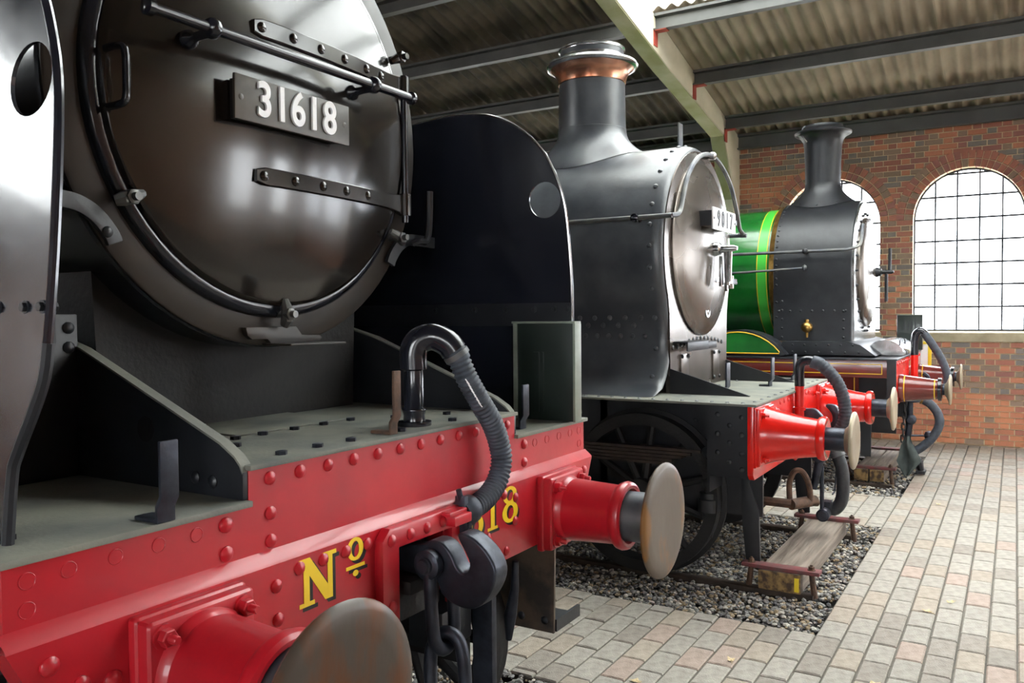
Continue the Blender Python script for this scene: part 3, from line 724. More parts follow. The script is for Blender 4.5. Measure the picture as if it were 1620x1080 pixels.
# smokebox, boiler, saddle
ZB, RB = 2.271, .722
b = MB(); b.lathe((X1, 2.0, ZB), (0, 1, 0), [(0, .60), (0, RB-.006), (.006, RB), (.05, RB), (1.6, RB), (1.62, .70), (8, .74)], 72); sb = O('smokebox', b, [black_gloss], L1, angle=40)
b = MB(); b.lathe((X1, 1.985, ZB), (0, 1, 0), [(.0, .585), (.0, RB-.012), (.004, RB-.006), (.014, RB-.006), (.016, .585)], 72, close=True); O('smokebox_front_ring', b, ring_brown, sb, angle=40)
b = MB(); b.lathe((X1, 1.955, ZB), (0, 1, 0), [(.03, .63), (.012, .626), (.004, .616), (.0, .60), (.004, .585), (.03, .58)], 72, close=True); O('door_seat_ring', b, black_gloss, sb, angle=50)
b = MB(); b.lathe((X1, 0, ZB), (0, 1, 0), [(1.965, .595), (1.945, .592), (1.94, .58), (1.925, .50), (1.905, .38), (1.888, .22), (1.880, .1), (1.879, 0)], 72)
dr = O('smokebox_door', b, black_door, L1, angle=60)
def dy(x, z):    # y of the dished door at a point
    r = math.hypot(x-X1, z-ZB); tb = [(0, 1.879), (.1, 1.880), (.22, 1.888), (.38, 1.905), (.5, 1.925), (.58, 1.94), (.62, 1.95), (.7, 1.96), (9, 1.96)]
    for (a, ya1), (c_, yb1) in zip(tb, tb[1:]):
        if r <= c_: return ya1+(yb1-ya1)*(r-a)/(c_-a)
for zc, tip in ((2.484, 0), (2.055, 1)):
    b = MB(); rows = []
    N = 24; xs_ = [1.69+(2.43-1.69)*i/N for i in range(N+1)]
    fr_, bk = [], []
    top = []; hh = []
    for x in xs_:
        q = max(0, (x-2.30)/.13); h = .026+.012*q*q
        if x < 1.70: h = .018
        hh.append(h)
    f = lambda x: dy(x, zc)-.012
    b.grid([[(x, f(x)+.02, zc+h) for x, h in zip(xs_, hh)], [(x, f(x)+.003, zc+h) for x, h in zip(xs_, hh)], [(x, f(x), zc+h-.003) for x, h in zip(xs_, hh)], [(x, f(x), zc-h+.003) for x, h in zip(xs_, hh)], [(x, f(x)+.003, zc-h) for x, h in zip(xs_, hh)], [(x, f(x)+.02, zc-h) for x, h in zip(xs_, hh)]])
    b.add([(1.69, f(1.69)+.02, zc+.018), (1.69, f(1.69), zc+.018), (1.69, f(1.69), zc-.018), (1.69, f(1.69)+.02, zc-.018)], [(0, 1, 2, 3)])
    b.lathe((2.452, 1.945, zc-.04), (0, 0, 1), [(0, .022), (.08, .022)], 16)
    hg = O('door_hinge', b, black_door, L1, angle=18)
    for x in (1.715, 1.835, 1.955, 2.07, 2.19, 2.28)[:5+(zc > 2.3)]:
        b = MB(); b.dome((x, f(x), zc), FWD, .0155, .008); O('rivet', b, black_door, hg)
b = MB(); b.cyl((2.452, 1.945, 1.99), (2.452, 1.945, 2.53), .013); b.cyl((2.475, 1.965, 2.0), (2.475, 1.965, 2.5), .010); O('hinge_pin', b, black_gloss, L1)
# handrail across the door
b = MB(); b.cyl((1.283, 1.80, 2.397), (2.31, 1.80, 2.397), .0145, n=20)
b.lathe((1.277, 1.80, 2.397), (1, 0, 0), [(0, .012), (.004, .022), (.02, .022), (.024, .012)], 18); b.lathe((2.302, 1.80, 2.397), (1, 0, 0), [(0, .015), (.004, .022), (.014, .022), (.018, .012)], 18)
hr = O('door_handrail', b, black_gloss, L1, angle=50)
for x in (1.475, 2.112):
    b = MB(); b.lathe((x-.018, 1.80, 2.397), (1, 0, 0), [(0, .016), (.006, .025), (.018, .028), (.030, .025), (.036, .016)], 18)
    b.lathe((x, 1.80, 2.39), (0, 1, -.05), [(.0, .014), (.05, .012), (.075, .013), (.085, .024), (.1, .026)], 14); O('handrail_knob', b, black_gloss, hr, angle=50)
# plain grab handle, clamps, step, bracket
b = MB(); b.tube(smooth_path([(1.262, 1.935, 2.312), (1.262, 1.89, 2.312), (1.268, 1.868, 2.30), (1.27, 1.866, 2.24), (1.268, 1.868, 2.18), (1.262, 1.89, 2.168), (1.262, 1.935, 2.168)], 5), .0095, 12); O('door_grab_handle', b, black_gloss, L1)
def dog(x, z, dx, dz):
    b = MB(); dirv = Vector((dx, 0, dz)).normalized(); p = Vector((x, 1.945, z))
    b.tube([p-dirv*.035, p-dirv*.02+Vector((0, -.012, 0)), p+dirv*.02+Vector((0, -.012, 0)), p+dirv*.045+Vector((0, -.004, 0))], [.014, .019, .017, .011], 8)
    b.cyl(p+Vector((0, .03, 0)), p+Vector((0, -.05, 0)), .011, n=12); b.lathe(p+Vector((0, -.014, 0)), FWD, [(0, .02), (.018, .02), (.02, .016)], 6)
    O('door_clamp', b, steel_mid if z < 2 else black_door, L1, angle=40)
dog(1.318, 1.952, 1, .35); dog(2.412, 2.585, -1, -.6); dog(X1, 1.652, 0, 1); dog(2.40, 1.93, -1, .5)
b = MB(); b.prism([(1.711, 1.613), (1.718, 1.588), (1.735, 1.576), (1.795, 1.576), (1.812, 1.560), (2.02, 1.566), (2.03, 1.575), (2.02, 1.583), (1.94, 1.585), (1.915, 1.613)], 'y', 1.965, 1.985)
b.box(1.79, 2.03, 1.86, 1.985, 1.556, 1.563); st = O('smokebox_step', b, ring_brown, L1, bevel=.002)
b = MB(); b.tube([(1.70, 1.94, 1.70), (1.70, 1.90, 1.70)], .004, 4)
cu = smooth_path([(1.03, 1.93, 0), (1.12, 1.932, 0), (1.19, 1.93, 0), (1.245, 1.905, 0), (1.285, 1.862, 0), (1.298, 1.835, 0)], 5)
pol = []
for i, p in enumerate(cu):
    t = (cu[min(i+1, len(cu)-1)]-cu[max(i-1, 0)]).normalized(); pol.append((p, Vector((-t.y, t.x, 0))))
b = MB(); out = [(p+n_*.021) for p, n_ in pol]+[(p-n_*.021) for p, n_ in pol[::-1]]
b.prism([(q.x, q.y) for q in out], 'y', 1.965, 1.98); b.dome((1.275, 1.965, 1.862), FWD, .015, .008); O('deflector_stay', b, black_satin, L1, bevel=.002)
b = MB(); out = [(m1(q.x), q.y) for q in out]; b.prism(out, 'y', 1.965, 1.98); b.tube(smooth_path([(2.50, 1.95, 1.915), (2.52, 1.93, 1.925), (2.56, 1.93, 1.93), (2.58, 1.93, 1.99), (2.585, 1.93, 2.12)], 4), .013, 8); O('deflector_stay', b, black_satin, L1)
b = MB(); b.prism([(X1-.50, 1.31), (X1+.50, 1.31), (X1+.52, 1.78), (X1-.52, 1.78)], 'y', 2.12, 3.6); O('smokebox_saddle', b, black_matt, L1)
# number plate
b = MB(); b.box(1.580, 2.040, 1.842, 1.852, 2.192, 2.318); npl = O('number_plate', b, plate_brown, L1, bevel=.004)
b = MB(); b.box(1.60, 2.02, 1.852, 1.885, 2.20, 2.31); O('plate_backing', b, black_matt, npl)
for i, ch in enumerate('31618'):
    me = font_mesh(ch, .138, .0045, .003, white_let, 'digit')
    inst('digit', me, ((1.682, 1.748, 1.812, 1.878, 1.946)[i], 1.839, 2.257), npl, (PI/2, 0, 0), (.84, 1, 1))
for x in (1.602, 2.018):
    b = MB(); b.dome((x, 1.842, 2.255), FWD, .009, .002); O('plate_bolt', b, plate_brown, npl)
# smoke deflectors, leaning inwards
def deflector(s):
    def X(z): return X1+s*(1.045-.0814*(z-1.24))
    pts = [(1.55, 1.236), (1.548, 1.36), (1.535, 1.40), (1.49, 1.48), (1.462, 1.54), (1.455, 1.60), (1.45, 1.76), (1.455, 1.95), (1.468, 2.08), (1.50, 2.18), (1.54, 2.26), (1.60, 2.33), (1.68, 2.39), (1.77, 2.43), (1.87, 2.45), (2.0, 2.455), (2.3, 2.43), (3.1, 2.40), (3.1, 1.30), (3.1, 1.236)]
    bm = bmesh.new(); vs = [bm.verts.new((0, y, z)) for y, z in pts]; es = [bm.edges.new((vs[i], vs[(i+1) % len(vs)])) for i in range(len(vs))]
    hc, hr_ = (1.555, 2.085), (.069, .069)
    hv = [bm.verts.new((0, hc[0]+hr_[0]*math.cos(2*PI*i/28), hc[1]+hr_[1]*math.sin(2*PI*i/28))) for i in range(28)]
    es += [bm.edges.new((hv[i], hv[(i+1) % 28])) for i in range(28)]
    bmesh.ops.triangle_fill(bm, use_beauty=True, edges=es)
    ex = bmesh.ops.extrude_face_region(bm, geom=bm.faces[:]); bmesh.ops.translate(bm, vec=(.008, 0, 0), verts=[v for v in ex['geom'] if isinstance(v, bmesh.types.BMVert)])
    for v in bm.verts: v.co.x += X(v.co.z)-.004
    bmesh.ops.recalc_face_normals(bm, faces=bm.faces)
    me = bpy.data.meshes.new('smoke_deflector'); bm.to_mesh(me); bm.free(); me.materials.append(black_gloss)
    o = O('smoke_deflector', me, None, L1)
    b = MB(); ed = smooth_path([(X(z), y+.006, z-.002) for y, z in pts[4:17]], 3); b.tube(ed, .009 if s < 0 else .006, 8); O('edge_beading', b, polished if s > 0 else black_gloss, o)
    b = MB(); ed = smooth_path([(X(z)-s*.001, y+.004, z) for y, z in pts[:6]], 3); b.tube(ed, .011, 8); O('edge_beading', b, black_satin, o)
    b = MB(); b.prism([(1.462, 1.60), (1.462, 1.69), (3.1, 1.69), (3.1, 1.60)], 'x', X(1.65)-s*.004, X(1.65)-s*.012); O('joint_strip', b, black_satin, o)
    for y in (1.475, 1.53, 1.62, 1.75, 1.9, 2.1):
        b = MB(); b.hexa((X(1.665)+(.004 if s > 0 else -.004), y, 1.665), (s, 0, 0), .009, .009, 0); b.hexa((X(1.665)-s*.012, y, 1.665), (-s, 0, 0), .009, .009, 0); O('bolt', b, black_satin, o)
    for y in (1.60,):
        b = MB(); b.box(X(1.24)-.03 if s > 0 else X(1.24), X(1.24) if s > 0 else X(1.24)+.03, y-.02, y+.04, 1.236, 1.246); b.hexa((X(1.24)-s*.018, y+.01, 1.246), (0, 0, 1), .009, .012, 0); O('foot_bracket', b, black_satin, o)
    return o
deflector(-1); deflector(1)
# wheels and frames under the beam
def wheel(parent, x, y, r, s, spokes=10, wd=.13, m=black_matt):
    b = MB(); zc = r+.016
    b.lathe((x-wd/2, y, zc), (1, 0, 0), [(0, r-.07), (0, r+(.025 if s > 0 else 0)), (.03, r+(.028 if s > 0 else .002)), (.04, r+.002), (wd-.04, r), (wd-.03, r+(.028 if s < 0 else 0)), (wd, r+(.025 if s < 0 else 0)), (wd, r-.07)], 48, close=True)
    o = O('wheel', b, m, parent, angle=40)
    b = MB(); b.lathe((x-.08, y, zc), (1, 0, 0), [(0, .09), (.16, .09)], 20)
    for i in range(spokes):
        a = 2*PI*i/spokes; b.cyl((x, y, zc), (x, y+math.cos(a)*(r-.06), zc+math.sin(a)*(r-.06)), .032, .024, 8)
    O('wheel_spokes', b, m, o)
    return o
for s in (-1, 1): wheel(L1, X1+s*.72, 2.04, .42, s)
b = MB(); b.cyl((X1-.7, 2.04, .436), (X1+.7, 2.04, .436), .07); b.box(X1-.5, X1-.47, 1.6, 6, .45, 1.22); b.box(X1+.47, X1+.5, 1.6, 6, .45, 1.22); b.box(X1-.5, X1+.5, 1.75, 1.8, .55, 1.2); O('main_frame', b, black_matt, L1)
b = MB(); b.box(2.13, 2.30, 1.56, 1.70, .56, .69); O('pony_truck_block', b, black_satin, L1, bevel=.012)
b = MB(); b.box(2.33, 2.36, 1.50, 1.58, .12, .80); b.tube([(2.42, 1.46, .80), (2.43, 1.47, .7), (2.45, 1.50, .60), (2.47, 1.52, .50)], [.012, .016, .024, .012], 8); O('guard_iron', b, steel_dark, L1, bevel=.004)
b = MB(); b.tube([(1.5, 1.55, .55), (1.55, 1.6, .5), (1.66, 1.6, .48)], .05, 10); b.cyl((1.62, 1.5, .60), (1.62, 1.75, .60), .07); O('steam_heat_pipe', b, black_matt, L1)
# step plate under the far end of the beam
b = MB(); b.prism([(1.455, .838), (1.462, .455), (1.80, .455), (1.93, .64), (1.93, .838)], 'x', 2.695, 2.707); sp_ = O('step_plate', b, rust_plate, L1, bevel=.002)
b = MB(); b.box(2.707, 2.90, 1.46, 1.64, .46, .472); b.box(2.707, 2.90, 1.455, 1.467, .46, .505); O('step_tread', b, black_satin, sp_)
for y in (1.50, 1.60): inst('rivet', riv_blk['s'], (2.695, y, .50), sp_)
# dark back of the engine so the shed stays closed behind it
b = MB(); b.box(X1-.95, X1+.95, 3.6, 3.64, 1.236, 1.9); b.box(X1-1.05, X1-.60, 2.35, 3.55, .55, 1.22); b.box(X1+.60, X1+1.05, 2.35, 3.55, .55, 1.22); O('cylinder_block', b, black_satin, L1, bevel=.02)
# dark green metal box on the far corner of the footplate
gb = thing('metal_box', (2.82, 1.56, 1.236), 'dark green metal box on the corner of the near footplate', 'box')
b = MB(); b.box(2.802, 2.842, 1.425, 1.69, 1.2365, 1.61); O('case', b, green_box, gb, bevel=.004)
b = MB(); b.box(2.796, 2.848, 1.418, 1.696, 1.61, 1.618); b.box(2.796, 2.848, 1.417, 1.427, 1.2365, 1.61); b.box(2.797, 2.802, 1.672, 1.69, 1.2365, 1.61); O('edge_frame', b, green_edge, gb, bevel=.001)
b = MB(); b.box(2.796, 2.802, 1.555, 1.563, 1.27, 1.50); b.box(2.796, 2.802, 1.575, 1.60, 1.27, 1.50); O('slot_guide', b, green_box, gb)
b = MB(); b.prism([(1.455, .838), (1.462, .455), (1.80, .455), (1.93, .64), (1.93, .838)], 'x', m1(2.707), m1(2.695)); sp_ = O('step_plate', b, rust_plate, L1, bevel=.002)
b = MB(); b.box(m1(2.92), m1(2.707), 1.44, 1.64, .90, .912); b.box(m1(2.95), m1(2.80), 1.44, 1.455, .86, 1.0); O('step_tread', b, black_satin, sp_)

# ================================================================== ENGINE 2, black, in the middle
L2 = thing('steam_locomotive', (X2, 1.25, 0), 'middle black steam locomotive with copper-topped chimney and white 9017 plate', 'locomotive')
def section(z0=2.06, r=.75, flare=True):
    p = [(r*math.sin(a), z0+r*math.cos(a)) for a in [math.radians(115)*i/22 for i in range(23)]]
    p += [(.652, 1.62), (.635, 1.52), (.636, 1.42), (.655, 1.33), (.70, 1.24), (.775, 1.17), (.92, 1.133)] if flare else []
    return p
sec = section(); full = [(-x, z) for x, z in sec[::-1]]+sec[1:]
def shell(y, k=1.0, cut=0):
    out = []
    for x, z in full:
        if z >= 1.62: out.append((X2+x*k, y, 2.06+(z-2.06)*k))
        else:
            out.append((X2+math.copysign(max(abs(x)-(1-k)*.75, .2), x), y, z))
    return out
b = MB(); b.grid([shell(y, k) for y, k in ((1.905, .94), (1.912, .965), (1.93, .985), (1.955, .997), (1.975, 1), (3.35, 1))]); sb2 = O('smokebox', b, e2_grey, L2, angle=45)
fp2 = shell(1.906, .945); b = MB(); b.add(fp2, [tuple(range(len(fp2)))]); 
b = MB()
pl = [(X2+x*.945, 2.06+(z-2.06)*.945) for x, z in full if z >= 1.62]; pl = pl[:]
pl = [(X2-.60, 1.133), ]+pl+[(X2+.60, 1.133)]
b.prism(pl, 'y', 1.898, 1.93); O('smokebox_front', b, e2_front, sb2, angle=40)
for i, (x, z) in enumerate(full):          # riveted edge of the wrapper
    if i % 2 == 0 and x < .35 and 1.14 < z:
        a = math.atan2(x, z-2.06) if z > 1.7 else -PI/2
        o = inst('rivet', riv_e2['u'] if z > 1.7 else riv_e2['s'], (X2+x, 1.985, z), sb2, (0, a, 0) if z > 1.7 else None)
for k in range(9): inst('rivet', riv_e2['s'], (X2-.64, 2.06+.085*k, 1.50), sb2)
for k in range(7): inst('rivet', riv_e2['s'], (X2-.655, 2.08+.11*k, 1.62), sb2); inst('rivet', riv_e2['s'], (X2-.65, 2.13+.11*k, 1.57), sb2)
for k in range(14):
    x = X2-.56+.08*k; inst('rivet', riv_e2['f'], (x, 1.898, 1.42+.05*abs(math.cos(k*.23+1.5))), sb2)
b = MB(); b.lathe((X2, 3.35, 2.06), (0, 1, 0), [(0, .70), (6, .72)], 48); O('boiler', b, black_gloss, L2)
b = MB(); b.lathe((X2, 0, 2.09), (0, 1, 0), [(1.90, .60), (1.885, .60), (1.878, .59), (1.876, .57), (1.865, .55), (1.84, .46), (1.815, .34), (1.80, .2), (1.795, .1), (1.794, 0)], 64)
d2 = O('smokebox_door', b, e2_front, L2, angle=50)
b = MB(); b.lathe((X2, 1.80, 2.09), FWD, [(0, .05), (.04, .045), (.05, .03), (.14, .022), (.16, .014)], 16)
b.cyl((X2, 1.69, 2.09), (X2-.02, 1.69, 1.86), .016); b.cyl((X2, 1.72, 2.09), (X2+.04, 1.72, 1.84), .016); O('door_dart_handle', b, polished, L2)
for zc in (2.32, 1.88):
    b = MB(); b.box(X2+.02, X2+.56, 1.80, 1.83, zc-.02, zc+.02); b.cyl((X2+.60, 1.865, zc-.05), (X2+.60, 1.865, zc+.05), .025); O('door_hinge', b, polished, L2, bevel=.004)
b = MB(); b.box(X2-.03, X2+.03, 1.74, 1.76, 1.83, 2.04); b.box(X2+.10, X2+.13, 1.74, 1.76, 1.80, 2.06); O('door_lever', b, polished, L2, bevel=.004)
b = MB(); b.dome((X2-.03, 1.845, 1.665), FWD, .048, .012, 20); b.lathe((X2-.03, 1.838, 1.665), FWD, [(0, .05), (.004, .05), (.004, .036), (.001, .034)], 24); O('shed_plate', b, polished, L2)
# number plate
b = MB(); b.box(X2-.28, X2+.23, 1.718, 1.73, 2.205, 2.352); n2 = O('number_plate', b, white_let, L2, bevel=.004)
b = MB(); b.box(X2-.27, X2-.10, 1.73, 1.82, 2.23, 2.33); b.box(X2+.12, X2+.22, 1.73, 1.83, 2.23, 2.33); O('plate_bracket', b, black_satin, n2)
for i, ch in enumerate('9017'):
    me = font_mesh(ch, .15, .002, .003, black_let, 'digit'); inst('digit', me, (X2-.165+.095*i, 1.716, 2.278), n2, (PI/2, 0, 0), (.8, 1, 1))
for x in (X2-.262, X2+.212):
    b = MB(); b.dome((x, 1.718, 2.278), FWD, .011, .004); O('plate_bolt', b, black_satin, n2)
# handrail round the smokebox
hp = [(X2-.79, 6, 2.25), (X2-.79, 2.2, 2.25), (X2-.785, 1.90, 2.25), (X2-.76, 1.84, 2.255), (X2-.66, 1.83, 2.27), (X2-.60, 1.83, 2.31), (X2-.53, 1.83, 2.44), (X2-.44, 1.83, 2.56), (X2-.25, 1.83, 2.69), (X2, 1.83, 2.745), (X2+.25, 1.83, 2.71), (X2+.48, 1.83, 2.60), (X2+.63, 1.83, 2.44), (X2+.72, 1.83, 2.30), (X2+.79, 1.85, 2.25), (X2+.79, 2.2, 2.25), (X2+.79, 6, 2.25)]
b = MB(); b.tube(smooth_path(hp, 5), .016, 10); h2 = O('handrail', b, steel_mid, L2)
for p in ((X2-.79, 2.06, 2.25), (X2-.79, 3.1, 2.25), (X2+.79, 2.06, 2.25)):
    b = MB(); s = -1 if p[0] < X2 else 1
    b.lathe(p, (-s, 0, 0), [(-.03, .01), (-.02, .026), (0, .03), (.02, .024), (.05, .016), (.06, .024)], 14); O('handrail_knob', b, black_gloss, h2)
b = MB(); b.lathe((X2+.05, 1.83, 2.745), (0, 1, 0), [(-.03, .012), (-.02, .026), (0, .03), (.02, .024), (.07, .018)], 14); O('handrail_knob', b, polished, h2)
# chimney
b = MB(); rows = []
for t in range(9):       # flared base that fits the round smokebox
    q = t/8; r = .255+.17*(1-q)**2.4; row = []
    for i in range(40):
        a = 2*PI*i/40; x = r*math.cos(a); y = r*math.sin(a); zb = 2.06+math.sqrt(max(.01, .75**2-x*x))
        row.append((X2+x, 2.735+y, zb*(1-q)+(3.02)*q+.004))
    rows.append(row)
b.grid(rows, cu=True); ch = O('chimney', b, e2_grey, L2)
b = MB(); b.lathe((X2, 2.735, 0), (0, 0, 1), [(3.015, .257), (3.02, .252), (3.36, .246)], 40); O('chimney_barrel', b, e2_grey, ch)
b = MB(); b.lathe((X2, 2.735, 0), (0, 0, 1), [(3.355, .247), (3.36, .253), (3.41, .262), (3.45, .285), (3.475, .32)], 40); O('copper_cap_band', b, copper, ch)
b = MB(); b.lathe((X2, 2.735, 0), (0, 0, 1), [(3.47, .315), (3.475, .335), (3.49, .345), (3.505, .338), (3.52, .30), (3.535, .262), (3.54, .24), (3.58, .235), (3.60, .238), (3.607, .25), (3.615, .25), (3.62, .235), (3.60, .21), (3.40, .2)], 40); O('chimney_cap', b, polished, ch, angle=50)
b = MB(); b.lathe((X2, 2.735, 0), (0, 0, 1), [(3.53, .2375), (3.605, .2375), (3.605, .2), (3.53, .2)], 40, close=True); O('chimney_lip', b, e2_grey, ch)
# platform, beam
b = MB(); b.box(X2-1.043, X2+1.043, 1.235, 9, 1.117, 1.131); p2 = O('footplate', b, plate_grey, L2, bevel=.003)
bs = small('bolt_head', lambda q: q.dome((0, 0, 0), (0, 0, 1), .012, .008, 8), steel_mid)
for k in range(16): inst('bolt_head', bs, (X2-1.0, 1.32+.09*k, 1.131), p2)
for k in range(12): inst('bolt_head', bs, (X2-.9+.16*k, 1.28, 1.131), p2)
for k in range(6): inst('bolt_head', bs, (X2-.55+.22*k, 1.80, 1.131), p2)
b = MB(); b.prism([(X2-1.04, 1.117), (X2-1.04, .73), (X2-1.01, .70), (X2+1.01, .70), (X2+1.04, .73), (X2+1.04, 1.117)], 'y', 1.25, 1.285); b2 = O('buffer_beam', b, red2, L2, bevel=.006)
for s in (-1, 1):
    for z in (1.06, .76):
        b = MB(); b.hexa((X2+s*.60, 1.25, z), FWD, .016, .02, .8); O('bolt', b, red2, b2)
for k in range(9):
    b = MB(); b.dome((X2-.42+.105*k, 1.25, 1.085), FWD, .013, .008, 8); O('rivet', b, red2, b2)
pr2 = [(1.22, .17), (1.20, .160), (1.16, .148), (1.08, .128), (1.0, .114), (.94, .106), (.935, .104), (.93, .118), (.915, .124), (.90, .124), (.888, .118), (.885, .10), (.9, .07)]
for x in (X2-.865, X2+.865):
    bf = buffer(L2, x, .942, 1.25, .737, pr2, .064, .158, red2, steel_dark, buffer_tan, .165, .125, .035)
    b = MB(); b.prism([(1.215, 1.10), (1.215, 1.03), (.95, 1.03), (.95, 1.046)], 'x', x-.012, x+.012); O('housing_rib', b, red2, bf)
for s in (-1, 1):
    b = MB(); x = X2+s*.60; b.prism([(1.39, 1.131), (1.39, 1.136), (1.90, 1.29), (1.90, 1.131)], 'x', x-.01, x+.01); O('frame_gusset', b, black_satin, L2)
for x, y in ((X2-.52, 1.56), (X2+.20, 1.46), (X2+.80, 1.44)): lamp_iron(L2, x, y, 1.131, .20, steel_dark, 0, .075, .012)
b = MB(); b.prism([(0, 2.79), (.10, 2.79), (.10, 2.80), (.012, 2.81), (.012, 2.99), (0, 2.99)], 'x', X2-.04, X2+.04); b.v = [(x, y+2.04, z) for x, y, z in b.v]; O('lamp_iron', b, steel_mid, L2, bevel=.003)
b = MB(); b.box(X2-.55, X2-.12, 1.80, 1.90, 1.452, 1.462); b.box(X2-.55, X2-.12, 1.80, 1.812, 1.40, 1.462); b.box(X2-.12, X2+.12, 1.82, 1.90, 1.44, 1.45); b.box(X2-.12, X2+.12, 1.82, 1.83, 1.40, 1.45); O('smokebox_step', b, black_satin, L2, bevel=.004)
for x in (X2-.36, X2+.32):
    b = MB(); b.box(x-.07, x+.07, 1.885, 1.90, 1.16, 1.375); cv = O('cylinder_cover', b, e2_front, L2, bevel=.004)
    for sx in (-.06, .06):
        for z in (1.18, 1.36):
            b = MB(); b.dome((x+sx, 1.885, z), FWD, .015, .012, 8); O('bolt', b, black_satin, cv)
# under-frame
b = MB(); b.box(X2-.99, X2-.975, 1.285, 1.52, .70, 1.115); b.box(X2-.70, X2-.68, 1.285, 8, .42, 1.115); b.box(X2+.68, X2+.70, 1.285, 8, .42, 1.115); b.box(X2-.70, X2+.70, 2.3, 2.35, .3, 1.1); b.box(X2-.98, X2-.69, 1.52, 1.535, .60, 1.115)
uf = O('main_frame', b, black_satin, L2)
for y, z in ((1.33, 1.05), (1.33, .95), (1.33, .84), (1.33, .75), (1.40, 1.0), (1.40, .9), (1.40, .79), (1.47, 1.06), (1.47, .95), (1.47, .84)): inst('rivet', riv_blk['s'], (X2-.99, y, z), uf)
for y, z in ((1.7, .98), (1.9, .92), (2.1, 1.0), (2.3, .93), (2.5, .99), (2.7, .95), (1.8, .84)): inst('rivet', riv_blk['s'], (X2-.70, y, z), uf)
b = MB(); b.prism([(1.36, .70), (1.36, .62), (1.305, .46), (1.297, .155), (1.38, .145), (1.405, .38), (1.41, .70)], 'x', X2-.715, X2-.69); O('guard_iron', b, black_satin, L2, bevel=.003)
b = MB(); b.prism([(1.36, .70), (1.36, .62), (1.305, .46), (1.297, .155), (1.38, .145), (1.405, .38), (1.41, .70)], 'x', X2+.69, X2+.715); O('guard_iron', b, black_satin, L2, bevel=.003)
b = MB()
for k in range(5): b.box(X2-.85, X2-.76, 1.62+.06*k, 2.75-.06*k, .80-.022*k, .817-.022*k)
O('leaf_spring', b, rail_steel, L2)
b = MB(); b.lathe((X2-.78, 1.585, 0), (0, 0, 1), [(.80, .03), (.56, .03), (.555, .06), (.52, .06), (.515, .07), (.44, .07), (.435, .045), (.36, .035), (.28, .018)], 16)
b.tube([(X2-.78, 1.54, 1.1), (X2-.78, 1.54, .9), (X2-.78, 1.55, .7), (X2-.78, 1.585, .55)], .012, 8); b.dome((X2-.81, 1.585, .80), (-1, 0, 0), .04, .02); b.dome((X2-.81, 1.585, .62), (-1, 0, 0), .04, .02)
O('sand_trap', b, black_satin, L2, angle=40)
for s in (-1, 1): wheel(L2, X2+s*.76, 2.02, .50, s, 11)
b = MB(); b.cyl((X2-.7, 2.02, .516), (X2+.7, 2.02, .516), .08); O('axle', b, black_matt, L2)
# vacuum pipe and hose
b = MB(); b.cyl((5.66, 1.215, .78), (5.66, 1.215, 1.17), .030, n=14); b.tube(smooth_path([(5.66, 1.215, .80), (5.66, 1.225, .73), (5.66, 1.26, .69)], 4), .034, 12); vp2 = O('vacuum_pipe', b, red2, L2)
b = MB(); b.tube(smooth_path([(5.66, 1.215, 1.16), (5.66, 1.215, 1.27), (5.66, 1.20, 1.315), (5.66, 1.16, 1.33), (5.66, 1.12, 1.318)], 5), .032, 14); O('pipe_elbow', b, black_gloss, vp2)
b = MB(); b.lathe((5.66, 1.215, 1.0), (0, 0, 1), [(0, .03), (.002, .04), (.02, .04), (.022, .03)], 14); O('pipe_collar', b, red2, vp2)
sp = smooth_path([(5.66, 1.135, 1.324), (5.66, 1.076, 1.299), (5.66, .997, 1.219), (5.66, .95, 1.12), (5.66, .931, 1.02), (5.66, .94, .93), (5.66, .98, .86), (5.66, 1.03, .83)], 14); acc = 0; rr = []
for i, p in enumerate(sp):
    if i: acc += (sp[i]-sp[i-1]).length
    rr.append(.040+.003*math.sin(acc*2*PI/.022) if .06 < acc < .62 else .043)
b = MB(); b.tube(sp, rr, 16); O('hose', b, rubber, vp2, angle=80)
hk = [(1.285, 1.0), (1.203, 1.0), (1.142, 1.0), (1.094, .955), (1.063, .907), (1.031, .925), (1.035, .979), (1.075, 1.03), (1.012, 1.03), (.985, .977), (.984, .899), (1.035, .846), (1.10, .85), (1.15, .90), (1.285, .92)]
b = MB(); b.prism([(p.x, p.y) for p in smooth_path([(y, z, 0) for y, z in hk], 3)], 'x', X2+.06, X2+.12); dh2 = O('drawhook', b, steel_dark, L2, bevel=.01, angle=50)
def chain_link(parent, c, hw, hh, r, name='coupling_link', m=steel_dark, yaw=0):
    pts = [(c[0]-hw*math.cos(yaw), c[1]-hw*math.sin(yaw), c[2]+hh*.6), (c[0], c[1], c[2]+hh), (c[0]+hw*math.cos(yaw), c[1]+hw*math.sin(yaw), c[2]+hh*.6), (c[0]+hw*math.cos(yaw), c[1]+hw*math.sin(yaw), c[2]-hh*.6), (c[0], c[1], c[2]-hh), (c[0]-hw*math.cos(yaw), c[1]-hw*math.sin(yaw), c[2]-hh*.6)]
    b = MB(); b.tube(smooth_path(pts, 4, True), r, 10, closed=True); return O(name, b, m, parent)
chain_link(dh2, (X2+.09, 1.12, .80), .05, .13, .018)
b = MB(); b.lathe((X2+.03, 1.11, .70), (1, 0, 0), [(0, .035), (.01, .055), (.11, .055), (.12, .035)], 8); b.lathe((X2+.02, 1.11, .70), (1, 0, 0), [(0, .022), (.14, .022)], 12); b.cyl((X2+.09, 1.11, .68), (X2+.09, 1.15, .46), .03, .022); b.cyl((X2+.10, 1.10, .62), (X2+.11, 1.10, .30), .014); b.lathe((X2+.06, 1.09, .29), (1, 0, 0), [(0, .03), (.01, .042), (.09, .042), (.1, .03)], 16)
O('screw_coupling', b, steel_dark, dh2, angle=40)
